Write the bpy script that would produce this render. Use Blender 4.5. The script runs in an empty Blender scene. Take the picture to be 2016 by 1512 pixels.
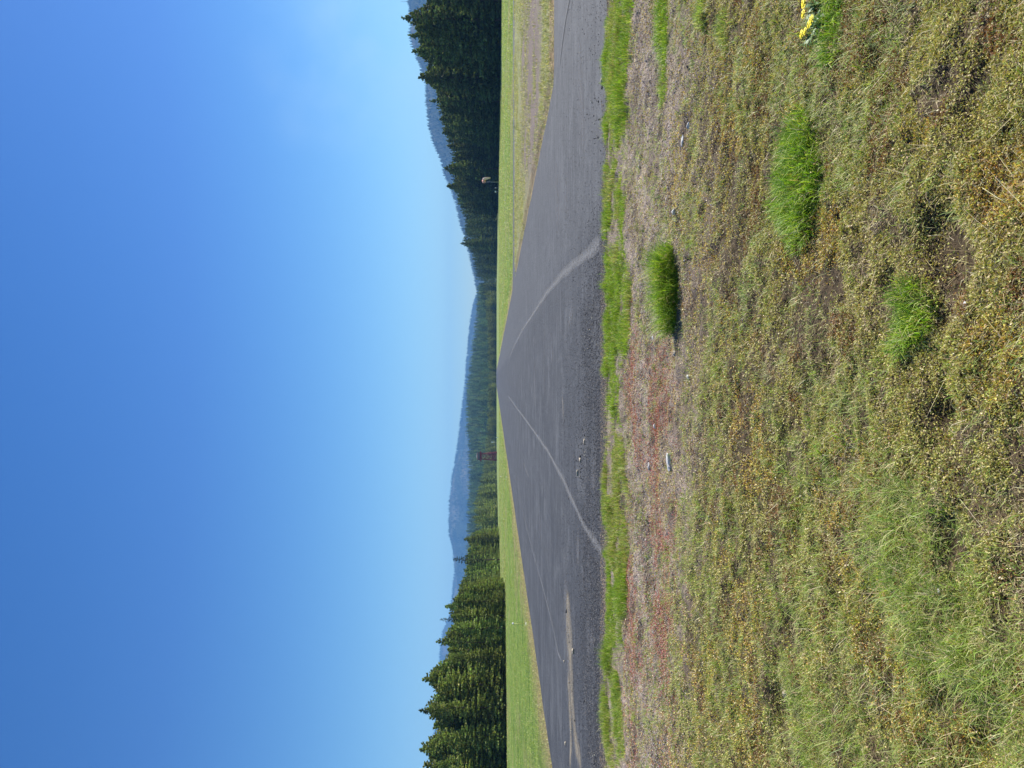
import bpy, math, random
import numpy as np
from mathutils import Vector, Matrix, Quaternion

R = math.radians
random.seed(7)
rng = np.random.default_rng(11)
scene = bpy.context.scene
COL = scene.collection

# ------------------------------------------------------------------ camera
EYE = 1.6
PITCH, YAW = R(-1.298), R(0.55)
fwd = Vector((-math.sin(YAW) * math.cos(PITCH), math.cos(YAW) * math.cos(PITCH), math.sin(PITCH)))
rgt = Vector((math.cos(YAW), math.sin(YAW), 0))          # the photograph lies on its side: world right is up in the frame
cx = rgt.cross(-fwd)
cam_d = bpy.data.cameras.new('camera')
cam = bpy.data.objects.new('camera', cam_d)
COL.objects.link(cam)
M = Matrix((cx, rgt, -fwd)).transposed().to_4x4()
M.translation = Vector((0, 0, EYE))
cam.matrix_world = M
cam_d.sensor_fit = 'HORIZONTAL'
cam_d.sensor_width = 36
cam_d.lens = 26
cam_d.clip_start = 0.05
cam_d.clip_end = 40000
scene.camera = cam

# ------------------------------------------------------------------ world, sun, exposure
SUN_AZ, SUN_EL = R(58), R(42)
world = bpy.data.worlds.new('World')
scene.world = world
world.use_nodes = True
wn, wl = world.node_tree.nodes, world.node_tree.links
wn.clear()
sky = wn.new('ShaderNodeTexSky')
sky.sky_type = 'NISHITA'
sky.sun_disc = False
sky.sun_elevation = SUN_EL
sky.sun_rotation = SUN_AZ
sky.altitude = 600
sky.air_density = 1.0
sky.dust_density = 0.15
sky.ozone_density = 3.0
hs = wn.new('ShaderNodeHueSaturation')
hs.inputs['Saturation'].default_value = 1.35
# a faint wisp of cloud low in the right of the sky
tc = wn.new('ShaderNodeTexCoord')
dotn = wn.new('ShaderNodeVectorMath'); dotn.operation = 'DISTANCE'
dotn.inputs[1].default_value = (0.39, 0.905, 0.165)
rad = wn.new('ShaderNodeMapRange')
rad.inputs[1].default_value = 0.15; rad.inputs[2].default_value = 0.0
rad.inputs[3].default_value = 0.0; rad.inputs[4].default_value = 1.0
cn = wn.new('ShaderNodeTexNoise'); cn.inputs['Scale'].default_value = 7; cn.inputs['Detail'].default_value = 6
cr = wn.new('ShaderNodeMapRange'); cr.inputs[1].default_value = 0.47; cr.inputs[2].default_value = 0.8
cm = wn.new('ShaderNodeMath'); cm.operation = 'MULTIPLY'
cs = wn.new('ShaderNodeMath'); cs.operation = 'MULTIPLY'; cs.inputs[1].default_value = 0.55
mixc = wn.new('ShaderNodeMix'); mixc.data_type = 'RGBA'
mixc.inputs['B'].default_value = (5.5, 7.2, 8.5, 1)
bg = wn.new('ShaderNodeBackground'); bg.inputs['Strength'].default_value = 0.077
wo = wn.new('ShaderNodeOutputWorld')
tn = wn.new('ShaderNodeMix'); tn.data_type = 'RGBA'; tn.blend_type = 'MULTIPLY'; tn.inputs['Factor'].default_value = 1; tn.inputs['B'].default_value = (1.04, 0.965, 0.99, 1)
sz = wn.new('ShaderNodeSeparateXYZ'); mz = wn.new('ShaderNodeMapRange'); mz.inputs[1].default_value = 0.02; mz.inputs[2].default_value = 0.38
gz = wn.new('ShaderNodeMix'); gz.data_type = 'RGBA'; gz.inputs['A'].default_value = (1.10, 1.13, 0.98, 1); gz.inputs['B'].default_value = (1.06, 0.93, 0.98, 1)
wl.new(tc.outputs['Generated'], sz.inputs[0]); wl.new(sz.outputs[2], mz.inputs[0]); wl.new(mz.outputs[0], gz.inputs['Factor']); wl.new(gz.outputs['Result'], tn.inputs['B'])
wl.new(sky.outputs[0], tn.inputs['A']); wl.new(tn.outputs['Result'], hs.inputs['Color'])
wl.new(tc.outputs['Generated'], dotn.inputs[0]); wl.new(tc.outputs['Generated'], cn.inputs['Vector'])
wl.new(dotn.outputs['Value'], rad.inputs[0]); wl.new(cn.outputs[0], cr.inputs[0])
wl.new(rad.outputs[0], cm.inputs[0]); wl.new(cr.outputs[0], cm.inputs[1]); wl.new(cm.outputs[0], cs.inputs[0])
wl.new(cs.outputs[0], mixc.inputs['Factor']); wl.new(hs.outputs[0], mixc.inputs['A'])
wl.new(mixc.outputs['Result'], bg.inputs['Color']); wl.new(bg.outputs[0], wo.inputs['Surface'])

S = Vector((math.sin(SUN_AZ) * math.cos(SUN_EL), math.cos(SUN_AZ) * math.cos(SUN_EL), math.sin(SUN_EL)))
sl = bpy.data.lights.new('sun', 'SUN')
sl.energy = 4.8
sl.angle = R(0.5)
sl.color = (1.0, 0.955, 0.88)
so = bpy.data.objects.new('sun', sl)
so.rotation_euler = S.to_track_quat('Z', 'Y').to_euler()
so.location = (20, 10, 40)
COL.objects.link(so)
vs = scene.view_settings
vs.view_transform = 'Standard'; vs.look = 'None'; vs.exposure = 0.9; vs.gamma = 1.0
scene.cycles.max_bounces = 5
scene.cycles.diffuse_bounces = 2
scene.cycles.transparent_max_bounces = 8

# ------------------------------------------------------------------ helpers
HOR, VPY, FPX = 975.0, 742.0, 1456.0
def at(x, y, z=0.0):
    """ground point seen at photo pixel x (down is right), y"""
    d = (EYE - z) * FPX / (x - HOR)
    return Vector(((VPY - y) / FPX * d, d, z))
def lateral(y, d):
    return (VPY - y) / FPX * d
def height(x, d):
    return (HOR - x) / FPX * d + EYE

def tag(o, label=None, cat=None, group=None, kind=None):
    if label: o['label'] = label
    if cat: o['category'] = cat
    if group: o['group'] = group
    if kind: o['kind'] = kind
    return o

def empty(name, loc=(0, 0, 0), rz=0):
    o = bpy.data.objects.new(name, None)
    o.empty_display_size = 0.2
    o.location = loc; o.rotation_euler = (0, 0, rz)
    COL.objects.link(o)
    return o

def link(name, me, mat, parent=None):
    o = bpy.data.objects.new(name, me)
    if mat: me.materials.append(mat)
    if parent: o.parent = parent
    COL.objects.link(o)
    return o

def np_mesh(name, V, F, colour=None, smooth=False):
    """F is (n,k) faces of one size; colour is per vertex (n,3)"""
    V = np.asarray(V, np.float32).reshape(-1, 3); F = np.asarray(F, np.int32)
    me = bpy.data.meshes.new(name)
    me.vertices.add(len(V)); me.vertices.foreach_set('co', V.ravel())
    k = F.shape[1]
    me.loops.add(F.size); me.loops.foreach_set('vertex_index', F.ravel())
    me.polygons.add(len(F))
    me.polygons.foreach_set('loop_start', np.arange(0, F.size, k, dtype=np.int32))
    me.polygons.foreach_set('loop_total', np.full(len(F), k, np.int32))
    if smooth: me.polygons.foreach_set('use_smooth', np.ones(len(F), bool))
    if colour is not None:
        a = me.attributes.new('tint', 'FLOAT_COLOR', 'POINT')
        c = np.ones((len(V), 4), np.float32); c[:, :3] = colour
        a.data.foreach_set('color', c.ravel())
    me.update(calc_edges=True)
    return me

_tab = np.random.default_rng(5).random((256, 256))
def vnoise(x, y, seed=0):
    x = np.asarray(x, float) + seed * 17.31; y = np.asarray(y, float) + seed * 9.77
    xi = np.floor(x).astype(int); yi = np.floor(y).astype(int)
    fx = x - xi; fy = y - yi
    fx = fx * fx * (3 - 2 * fx); fy = fy * fy * (3 - 2 * fy)
    a = _tab[xi & 255, yi & 255]; b = _tab[(xi + 1) & 255, yi & 255]
    c = _tab[xi & 255, (yi + 1) & 255]; d = _tab[(xi + 1) & 255, (yi + 1) & 255]
    return (a * (1 - fx) + b * fx) * (1 - fy) + (c * (1 - fx) + d * fx) * fy
def fbm(x, y, scale=1.0, octaves=4, seed=0):
    t = 0; amp = 0.5; s = scale; tot = 0
    for i in range(octaves):
        t = t + amp * vnoise(np.asarray(x) * s, np.asarray(y) * s, seed + i * 3); tot += amp
        amp *= 0.5; s *= 2.03
    return t / tot
def sstep(a, b, x):
    t = np.clip((np.asarray(x, float) - a) / (b - a), 0, 1)
    return t * t * (3 - 2 * t)

class MB:
    """collects simple solids into one mesh"""
    def __init__(s): s.v = []; s.f = []
    def add(s, vs_, fs):
        n = len(s.v); s.v += [tuple(v) for v in vs_]; s.f += [tuple(i + n for i in f) for f in fs]
    def box(s, c, d, rz=0):
        cx_, cy_, cz_ = c; a, b, h = d[0] / 2, d[1] / 2, d[2] / 2
        co, si = math.cos(rz), math.sin(rz)
        s.add([(cx_ + x * co - y * si, cy_ + x * si + y * co, cz_ + z) for z in (-h, h) for x, y in ((-a, -b), (a, -b), (a, b), (-a, b))],
              [(3, 2, 1, 0), (4, 5, 6, 7), (0, 1, 5, 4), (1, 2, 6, 5), (2, 3, 7, 6), (3, 0, 4, 7)])
    def bar(s, p, q, r, r2=None, n=6):
        p = Vector(p); q = Vector(q); r2 = r if r2 is None else r2
        d = (q - p).normalized()
        u = d.orthogonal().normalized(); w = d.cross(u)
        vs_ = []
        for c, rr in ((p, r), (q, r2)):
            for i in range(n):
                a = 2 * math.pi * i / n
                vs_.append(c + (u * math.cos(a) + w * math.sin(a)) * rr)
        s.add(vs_, [(i, (i + 1) % n, n + (i + 1) % n, n + i) for i in range(n)] + [tuple(range(n - 1, -1, -1)), tuple(range(n, 2 * n))])
    def tube(s, pts, radii, n=10, cap=True):
        pts = [Vector(p) for p in pts]; vs_ = []
        u = None
        for i, p in enumerate(pts):
            d = (pts[min(i + 1, len(pts) - 1)] - pts[max(i - 1, 0)]).normalized()
            u = d.orthogonal().normalized() if u is None else (u - d * u.dot(d)).normalized()
            w = d.cross(u)
            for k in range(n):
                a = 2 * math.pi * k / n
                vs_.append(p + (u * math.cos(a) + w * math.sin(a)) * radii[i])
        fs = [(i * n + k, i * n + (k + 1) % n, (i + 1) * n + (k + 1) % n, (i + 1) * n + k) for i in range(len(pts) - 1) for k in range(n)]
        if cap: fs += [tuple(range(n - 1, -1, -1)), tuple(range((len(pts) - 1) * n, len(pts) * n))]
        s.add(vs_, fs)
    def build(s, name, mat, parent=None, smooth=False):
        me = bpy.data.meshes.new(name); me.from_pydata(s.v, [], s.f)
        if smooth: me.polygons.foreach_set('use_smooth', [True] * len(me.polygons))
        me.update()
        return link(name, me, mat, parent)

# ------------------------------------------------------------------ materials
def mat_new(name):
    m = bpy.data.materials.new(name); m.use_nodes = True
    n, l = m.node_tree.nodes, m.node_tree.links
    return m, n, l, n['Principled BSDF'], n['Material Output']

def plain(name, col, rough=0.7, metal=0.0, var=0.15, scale=4.0, bump=0.0):
    m, n, l, p, o = mat_new(name)
    p.inputs['Roughness'].default_value = rough; p.inputs['Metallic'].default_value = metal
    t = n.new('ShaderNodeTexCoord'); no = n.new('ShaderNodeTexNoise'); no.inputs['Scale'].default_value = scale; no.inputs['Detail'].default_value = 5
    r = n.new('ShaderNodeValToRGB')
    r.color_ramp.elements[0].position = 0.3; r.color_ramp.elements[1].position = 0.7
    r.color_ramp.elements[0].color = (*[c * (1 - var) for c in col], 1); r.color_ramp.elements[1].color = (*[min(1, c * (1 + var)) for c in col], 1)
    l.new(t.outputs['Object'], no.inputs['Vector']); l.new(no.outputs[0], r.inputs[0]); l.new(r.outputs[0], p.inputs['Base Color'])
    if bump:
        b = n.new('ShaderNodeBump'); b.inputs['Distance'].default_value = bump; l.new(no.outputs[0], b.inputs['Height']); l.new(b.outputs[0], p.inputs['Normal'])
    return m

def leafy(name, trans=0.3, rough=0.6, gain=(1, 1, 1), spec=0.3, rand=0.0, tcol=(1.0, 1.15, 0.45)):
    """colour from the per-blade tint, part of the light passes through"""
    m, n, l, p, o = mat_new(name)
    a = n.new('ShaderNodeAttribute'); a.attribute_name = 'tint'
    mu = n.new('ShaderNodeMix'); mu.data_type = 'RGBA'; mu.blend_type = 'MULTIPLY'; mu.inputs['Factor'].default_value = 1
    mu.inputs['B'].default_value = (*gain, 1)
    l.new(a.outputs['Color'], mu.inputs['A'])
    src = mu.outputs['Result']
    if rand:
        oi = n.new('ShaderNodeObjectInfo'); h = n.new('ShaderNodeHueSaturation')
        mr = n.new('ShaderNodeMapRange'); mr.inputs[3].default_value = 1 - rand; mr.inputs[4].default_value = 1 + rand
        mh = n.new('ShaderNodeMapRange'); mh.inputs[3].default_value = 0.485; mh.inputs[4].default_value = 0.52
        l.new(oi.outputs['Random'], mr.inputs[0]); l.new(mr.outputs[0], h.inputs['Value']); l.new(src, h.inputs['Color'])
        l.new(oi.outputs['Random'], mh.inputs[0]); l.new(mh.outputs[0], h.inputs['Hue'])
        src = h.outputs[0]
    l.new(src, p.inputs['Base Color']); p.inputs['Roughness'].default_value = rough
    p.inputs['Specular IOR Level'].default_value = spec
    if trans:
        tr = n.new('ShaderNodeBsdfTranslucent'); mx = n.new('ShaderNodeMixShader'); mx.inputs[0].default_value = trans
        tm = n.new('ShaderNodeMix'); tm.data_type = 'RGBA'; tm.blend_type = 'MULTIPLY'; tm.inputs['Factor'].default_value = 1; tm.inputs['B'].default_value = (*tcol, 1)
        l.new(src, tm.inputs['A']); l.new(tm.outputs['Result'], tr.inputs['Color'])
        l.new(p.outputs[0], mx.inputs[1]); l.new(tr.outputs[0], mx.inputs[2]); l.new(mx.outputs[0], o.inputs['Surface'])
    return m

class NT:
    """small helper for node graphs over world coordinates"""
    def __init__(s, name):
        s.m, s.n, s.l, s.p, s.o = mat_new(name)
        s.tc = s.n.new('ShaderNodeTexCoord').outputs['Object']
    def noise(s, scale, detail=4, rough=0.55, stretch=None, dist=0.0):
        v = s.tc
        if stretch:
            mp = s.n.new('ShaderNodeMapping'); mp.inputs['Scale'].default_value = stretch; s.l.new(v, mp.inputs[0]); v = mp.outputs[0]
        t = s.n.new('ShaderNodeTexNoise'); t.inputs['Scale'].default_value = scale; t.inputs['Detail'].default_value = detail
        t.inputs['Roughness'].default_value = rough; t.inputs['Distortion'].default_value = dist
        s.l.new(v, t.inputs['Vector']); return t.outputs[0]
    def voro(s, scale, out='Distance'):
        t = s.n.new('ShaderNodeTexVoronoi'); t.inputs['Scale'].default_value = scale
        s.l.new(s.tc, t.inputs['Vector']); return t.outputs[out]
    def rng(s, v, a, b, c=0.0, d=1.0):
        t = s.n.new('ShaderNodeMapRange'); s.l.new(v, t.inputs[0])
        for i, q in enumerate((a, b, c, d)): t.inputs[i + 1].default_value = q
        return t.outputs[0]
    def math(s, op, a, b=None):
        t = s.n.new('ShaderNodeMath'); t.operation = op
        for i, q in enumerate((a, b)):
            if q is None: continue
            if isinstance(q, (int, float)): t.inputs[i].default_value = q
            else: s.l.new(q, t.inputs[i])
        return t.outputs[0]
    def xyz(s):
        t = s.n.new('ShaderNodeSeparateXYZ'); s.l.new(s.tc, t.inputs[0]); return t.outputs
    def mix(s, f, a, b, mode='MIX'):
        t = s.n.new('ShaderNodeMix'); t.data_type = 'RGBA'; t.blend_type = mode
        for nm, q in (('Factor', f), ('A', a), ('B', b)):
            if isinstance(q, (int, float)): t.inputs[nm].default_value = q
            elif isinstance(q, tuple): t.inputs[nm].default_value = (*q, 1)
            else: s.l.new(q, t.inputs[nm])
        return t.outputs['Result']
    def bump(s, h, dist, strength=1.0, prev=None):
        b = s.n.new('ShaderNodeBump'); b.inputs['Distance'].default_value = dist; b.inputs['Strength'].default_value = strength
        s.l.new(h, b.inputs['Height'])
        if prev is not None: s.l.new(prev, b.inputs['Normal'])
        return b.outputs[0]
    def done(s, col, rough=0.9, normal=None, spec=0.25):
        s.l.new(col, s.p.inputs['Base Color']) if not isinstance(col, tuple) else setattr(s.p.inputs['Base Color'], 'default_value', (*col, 1))
        s.p.inputs['Roughness'].default_value = rough; s.p.inputs['Specular IOR Level'].default_value = spec
        if normal is not None: s.l.new(normal, s.p.inputs['Normal'])
        return s.m

# asphalt
RW_L, RW_R, RW_NEAR, APRON_FAR, X_NEAR, X_FAR = -11.0, 8.0, 10.62, 20.2, 58.5, 66.5
def asphalt(name):
    t = NT(name)
    x, y, z = t.xyz()
    ag = t.voro(95)
    agc = t.voro(95, 'Color')
    big = t.noise(0.35, 5, 0.6); mid = t.noise(2.2, 5, 0.65); fine = t.noise(26, 4, 0.7)
    base = t.mix(t.rng(big, 0.3, 0.7), (0.034, 0.0345, 0.037), (0.092, 0.092, 0.095))
    # the right-hand lane and the turning apron are paler, the middle lane darker
    wob = t.math('ADD', x, t.math('MULTIPLY', t.noise(0.6, 3), 0.5))
    right = t.rng(wob, 2.35, 3.1); 
    base = t.mix(right, base, t.mix(t.rng(mid, 0.3, 0.7), (0.068, 0.068, 0.070), (0.125, 0.124, 0.124)))
    centre = t.math('MULTIPLY', t.rng(wob, -2.5, -2.2), t.math('SUBTRACT', 1.0, right))
    near = t.rng(y, 17.0, 12.0)
    dark = t.math('MULTIPLY', near, t.rng(x, 4.0, 0.5))
    base = t.mix(t.math('MULTIPLY', centre, 0.45), base, (0.050, 0.051, 0.055))
    base = t.mix(t.math('MULTIPLY', dark, 0.6), base, (0.030, 0.031, 0.036))
    # long wear streaks across and dusty blotches
    st = t.noise(1.0, 5, 0.6, stretch=(0.5, 2.4, 1))
    base = t.mix(t.math('MULTIPLY', t.rng(st, 0.52, 0.75), 0.75), base, (0.20, 0.197, 0.193))
    base = t.mix(t.math('MULTIPLY', t.rng(t.noise(0.9, 6, 0.7, stretch=(0.35, 3.2, 1)), 0.5, 0.36), 0.65), base, (0.026, 0.026, 0.029))
    lat = t.noise(1.0, 4, 0.6, stretch=(3.0, 0.06, 1))
    base = t.mix(t.math('MULTIPLY', t.rng(lat, 0.55, 0.75), 0.22), base, (0.20, 0.20, 0.205))
    base = t.mix(t.math('MULTIPLY', t.rng(t.noise(11, 5, 0.8), 0.5, 0.36), 0.55), base, (0.022, 0.022, 0.025))
    base = t.mix(t.math('MULTIPLY', t.rng(t.noise(17, 4, 0.8), 0.56, 0.7), 0.35), base, (0.20, 0.197, 0.19))
    # blotchy patches and hairline cracks
    base = t.mix(t.math('MULTIPLY', t.rng(t.noise(3.2, 5, 0.7, dist=0.6), 0.48, 0.34), 0.5), base, (0.026, 0.026, 0.030))
    base = t.mix(t.math('MULTIPLY', t.rng(t.noise(0.7, 5, 0.7, dist=0.8), 0.53, 0.64), 0.5), base, (0.17, 0.168, 0.165))
    vc = t.n.new('ShaderNodeTexVoronoi'); vc.feature = 'DISTANCE_TO_EDGE'; vc.inputs['Scale'].default_value = 0.22
    wv = t.n.new('ShaderNodeVectorMath'); wv.operation = 'ADD'; nz = t.n.new('ShaderNodeTexNoise'); nz.inputs['Scale'].default_value = 1.1; nz.inputs['Detail'].default_value = 6
    t.l.new(t.tc, nz.inputs['Vector']); t.l.new(t.tc, wv.inputs[0]); t.l.new(nz.outputs['Color'], wv.inputs[1]); t.l.new(wv.outputs[0], vc.inputs['Vector'])
    crack = t.math('MULTIPLY', t.rng(vc.outputs[0], 0.006, 0.001), t.rng(t.noise(0.3, 3), 0.48, 0.56))
    base = t.mix(t.math('MULTIPLY', crack, 0.8), base, (0.02, 0.02, 0.022))
    # aggregate: dark gaps and pale stones
    base = t.mix(t.math('MULTIPLY', t.rng(fine, 0.58, 0.36), 0.6), base, (0.022, 0.022, 0.027))
    sep = t.n.new('ShaderNodeSeparateColor'); t.l.new(agc, sep.inputs[0])
    base = t.mix(t.math('MULTIPLY', t.rng(sep.outputs[0], 0.72, 0.95), 0.42), base, (0.30, 0.295, 0.29))
    base = t.mix(t.math('MULTIPLY', t.rng(sep.outputs[1], 0.7, 0.95), 0.5), base, (0.025, 0.026, 0.03))
    base = t.mix(1.0, base, (0.76, 0.79, 0.83), 'MULTIPLY')
    nb = t.bump(t.rng(ag, 0.0, 0.6, 1.0, 0.0), 0.006, 0.55)
    nb = t.bump(fine, 0.012, 0.5, nb)
    return t.done(base, 0.82, nb, 0.35)
M_ASPH = asphalt('asphalt')

def soil():
    t = NT('verge_soil')
    a = t.noise(14, 5, 0.7); b = t.noise(90, 3, 0.7); c = t.noise(1.6, 4, 0.6)
    col = t.mix(t.rng(a, 0.3, 0.7), (0.016, 0.011, 0.006), (0.13, 0.092, 0.052))
    x, y, z = t.xyz()
    grav = t.math('MULTIPLY', t.rng(y, 5.0, 6.6), t.rng(c, 0.3, 0.6))
    col = t.mix(grav, col, t.mix(t.rng(b, 0.35, 0.65), (0.10, 0.075, 0.062), (0.48, 0.39, 0.33)))
    return t.done(col, 0.95, t.bump(b, 0.012, 0.8, t.bump(a, 0.03, 0.7)))
M_SOIL = soil()

def field(name, side):
    t = NT(name)
    x, y, z = t.xyz()
    a = t.noise(0.12, 5, 0.6, stretch=(1, 0.5, 1)); b = t.noise(0.9, 5, 0.65); c = t.noise(7, 4, 0.7)
    g = t.mix(t.rng(b, 0.3, 0.7), (0.13, 0.22, 0.035), (0.27, 0.36, 0.09))
    g = t.mix(t.math('MULTIPLY', t.rng(t.noise(1.0, 6, 0.75, stretch=(0.25, 0.7, 1)), 0.55, 0.38), 0.8), g, (0.08, 0.15, 0.025))
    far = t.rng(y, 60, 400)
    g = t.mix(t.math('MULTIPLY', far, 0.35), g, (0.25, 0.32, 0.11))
    tan = t.mix(t.rng(c, 0.3, 0.7), (0.20, 0.155, 0.075), (0.42, 0.35, 0.19))
    g = t.mix(t.math('MULTIPLY', t.rng(a, 0.50, 0.62), 0.75), g, tan)
    # dry strip along both runway edges
    e = t.math('ADD', t.math('ABSOLUTE', t.math('ADD', x, 1.5)), t.math('MULTIPLY', b, -2.0))
    g = t.mix(t.rng(e, 11.2, 8.6), g, tan)
    return t.done(g, 0.95, t.bump(c, 0.25, 0.9, t.bump(t.noise(30, 3), 0.05, 0.8)), 0.1)
M_FIELD = field('field_grass', 0)

def island():
    t = NT('island_gravel_grass')
    x, y, z = t.xyz()
    b = t.noise(0.5, 5, 0.65, stretch=(0.6, 1.4, 1)); c = t.noise(9, 4, 0.7); d = t.noise(45, 3, 0.7)
    grav = t.mix(t.rng(d, 0.35, 0.65), (0.085, 0.068, 0.06), (0.32, 0.26, 0.225))
    grav = t.mix(t.math('MULTIPLY', t.rng(c, 0.5, 0.32), 0.5), grav, (0.06, 0.045, 0.035))
    grs = t.mix(t.rng(c, 0.3, 0.7), (0.13, 0.14, 0.05), (0.36, 0.35, 0.19))
    # gravel belt in the middle of the island, widening to the right
    k = t.math('ADD', y, t.math('ADD', t.math('MULTIPLY', b, 9.0), t.math('MULTIPLY', t.noise(1.4, 5, 0.75), 9.0)))
    belt = t.math('MULTIPLY', t.rng(k, 31.5, 35.5), t.rng(k, 54, 49))
    belt = t.math('MULTIPLY', belt, t.rng(t.math('SUBTRACT', x, t.math('MULTIPLY', y, 0.24)), -0.6, 2.0))
    col = t.mix(belt, grs, grav)
    edge = t.math('MAXIMUM', t.rng(t.math('SUBTRACT', x, t.math('MULTIPLY', t.noise(1.7, 5, 0.7), 1.9)), 7.75, 7.0), t.rng(t.math('SUBTRACT', y, t.math('MULTIPLY', t.noise(1.3, 5, 0.7), 2.2)), 20.0, 19.2))
    col = t.mix(t.math('MULTIPLY', edge, 0.9), col, t.mix(t.rng(c, 0.3, 0.7), (0.20, 0.13, 0.07), (0.44, 0.33, 0.20)))
    return t.done(col, 0.95, t.bump(d, 0.03, 0.8, t.bump(c, 0.06, 0.8)), 0.1)
M_ISLAND = island()

M_BLADE = leafy('grass_blades', 0.36, 0.5, spec=0.35)
M_MOSS = leafy('moss_leaves', 0.22, 0.6, spec=0.3, tcol=(1.1, 1.0, 0.5))
M_NEEDLE = leafy('conifer_needles', 0.28, 0.65, rand=0.22, spec=0.2, tcol=(1.0, 1.1, 0.5))
M_FOREST = leafy('forest_needles', 0.25, 0.7, spec=0.15, tcol=(1.0, 1.1, 0.5))
M_BARK = plain('bark', (0.12, 0.085, 0.06), 0.9, scale=9, var=0.4, bump=0.05)
M_DEADWOOD = plain('grey_deadwood', (0.30, 0.26, 0.22), 0.9, scale=9, var=0.3)

# ------------------------------------------------------------------ ground, roads
def grid(name, x0, x1, y0, y1, nx, ny, zf, mat, colour=None):
    xs = np.linspace(x0, x1, nx + 1); ys = np.linspace(y0, y1, ny + 1)
    X, Y = np.meshgrid(xs, ys)
    Z = zf(X, Y)
    V = np.stack([X, Y, Z], -1).reshape(-1, 3)
    i = np.arange(nx * ny); r = i // nx; c = i % nx; a = r * (nx + 1) + c
    F = np.stack([a, a + 1, a + nx + 2, a + nx + 1], 1)
    return link(name, np_mesh(name, V, F, smooth=True), mat)

# the whole plain, out to the foot of the hills
tag(grid('field_ground', -9000, 9000, -60, 11800, 60, 60, lambda X, Y: X * 0 - 0.075, M_FIELD), kind='structure')

def rw_edge(v, amp=0.10, s=0.9, seed=1):
    return (fbm(np.asarray(v), np.asarray(v) * 0 + seed, s, 4, seed) - 0.5) * 2 * amp

def runway():
    # one outline: near end, apron to the right, corner, right edge, far end, left edge; all edges slightly ragged
    pts = []
    xs = np.arange(-11.0, 30.01, 0.25)
    for x in xs: pts.append((x, RW_NEAR + rw_edge(x, 0.10, 1.1, 2) + rw_edge(x, 0.05, 5, 3)))
    for x in np.arange(30.0, 8.6, -0.3): pts.append((x, APRON_FAR + rw_edge(x, 0.12, 0.8, 4)))
    for a in np.linspace(0.1, 1.4, 6): pts.append((8.5 - 0.5 * math.sin(a), 20.7 - 0.5 * math.cos(a)))
    for y in np.concatenate([np.arange(20.9, X_NEAR - 1.6, 0.4)]): pts.append((RW_R + rw_edge(y, 0.14, 0.5, 5), y))
    for a in np.linspace(0.1, 1.4, 5): pts.append((RW_R + 1.6 - 1.6 * math.cos(a), X_NEAR - 1.6 + 1.6 * math.sin(a)))
    for x in np.arange(10, 140, 2.0): pts.append((x, X_NEAR + rw_edge(x, 0.25, 0.2, 6)))
    for x in np.arange(140, 10, -2.0): pts.append((x, X_FAR + rw_edge(x, 0.25, 0.2, 7)))
    for y in np.concatenate([np.arange(X_FAR + 2, 130, 1.0), np.arange(130, 1000, 8.0)]): pts.append((RW_R + rw_edge(y, 0.2, 0.3, 8), y))
    for y in np.concatenate([np.arange(1000, 130, -8.0), np.arange(130, 11.2, -0.5)]): pts.append((RW_L + rw_edge(y, 0.14, 0.5, 9), y))
    n = len(pts)
    from mathutils.geometry import tessellate_polygon
    tri = tessellate_polygon([[Vector((p[0], p[1], 0)) for p in pts]])
    V = [(x, y, 0.0) for x, y in pts] + [(x, y, -0.12) for x, y in pts]
    F = [tuple(t) for t in tri] + [(i, (i + 1) % n, n + (i + 1) % n, n + i) for i in range(n)]
    me = bpy.data.meshes.new('runway'); me.from_pydata(V, [], F); me.update()
    import bmesh
    bm = bmesh.new(); bm.from_mesh(me); bmesh.ops.recalc_face_normals(bm, faces=bm.faces); bm.to_mesh(me); bm.free()
    if sum(p.normal.z * p.area for p in me.polygons) < 0: me.flip_normals()
    return tag(link('runway', me, M_ASPH), kind='structure')
runway()

# worn, pale sealed seams and a few dusty smears lying on the asphalt
def worn(name, col, lo, hi, scale=6.0, top=0.8):
    t = NT(name)
    a = t.noise(scale, 6, 0.75); b = t.noise(scale * 9, 3, 0.7)
    uv = t.n.new('ShaderNodeAttribute'); uv.attribute_name = 'tint'
    sep = t.n.new('ShaderNodeSeparateColor'); t.l.new(uv.outputs['Color'], sep.inputs[0])
    k = t.math('ADD', t.math('MULTIPLY', a, 0.7), t.math('MULTIPLY', b, 0.3))
    k = t.math('ADD', k, t.math('MULTIPLY', sep.outputs[0], 0.55))
    f = t.math('MULTIPLY', t.rng(k, lo, hi), top)
    colr = t.mix(t.rng(b, 0.3, 0.7), tuple(c * 0.72 for c in col), col)
    t.done(colr, 0.9, t.bump(b, 0.004, 0.5))
    tr = t.n.new('ShaderNodeBsdfTransparent'); mx = t.n.new('ShaderNodeMixShader')
    t.l.new(f, mx.inputs[0]); t.l.new(tr.outputs[0], mx.inputs[1]); t.l.new(t.p.outputs[0], mx.inputs[2]); t.l.new(mx.outputs[0], t.o.inputs['Surface'])
    return t.m
M_SEAM = worn('worn_seam', (0.22, 0.22, 0.22), 0.71, 0.99, 10.0, 0.78)
M_DUST = worn('tan_dust', (0.36, 0.31, 0.23), 0.74, 1.12, 2.6, 0.9)
M_FINE = worn('pale_dust', (0.19, 0.19, 0.195), 0.70, 1.15, 3.0)
M_RUT = worn('dark_rut', (0.03, 0.03, 0.034), 0.60, 0.9, 8.0)

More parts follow.
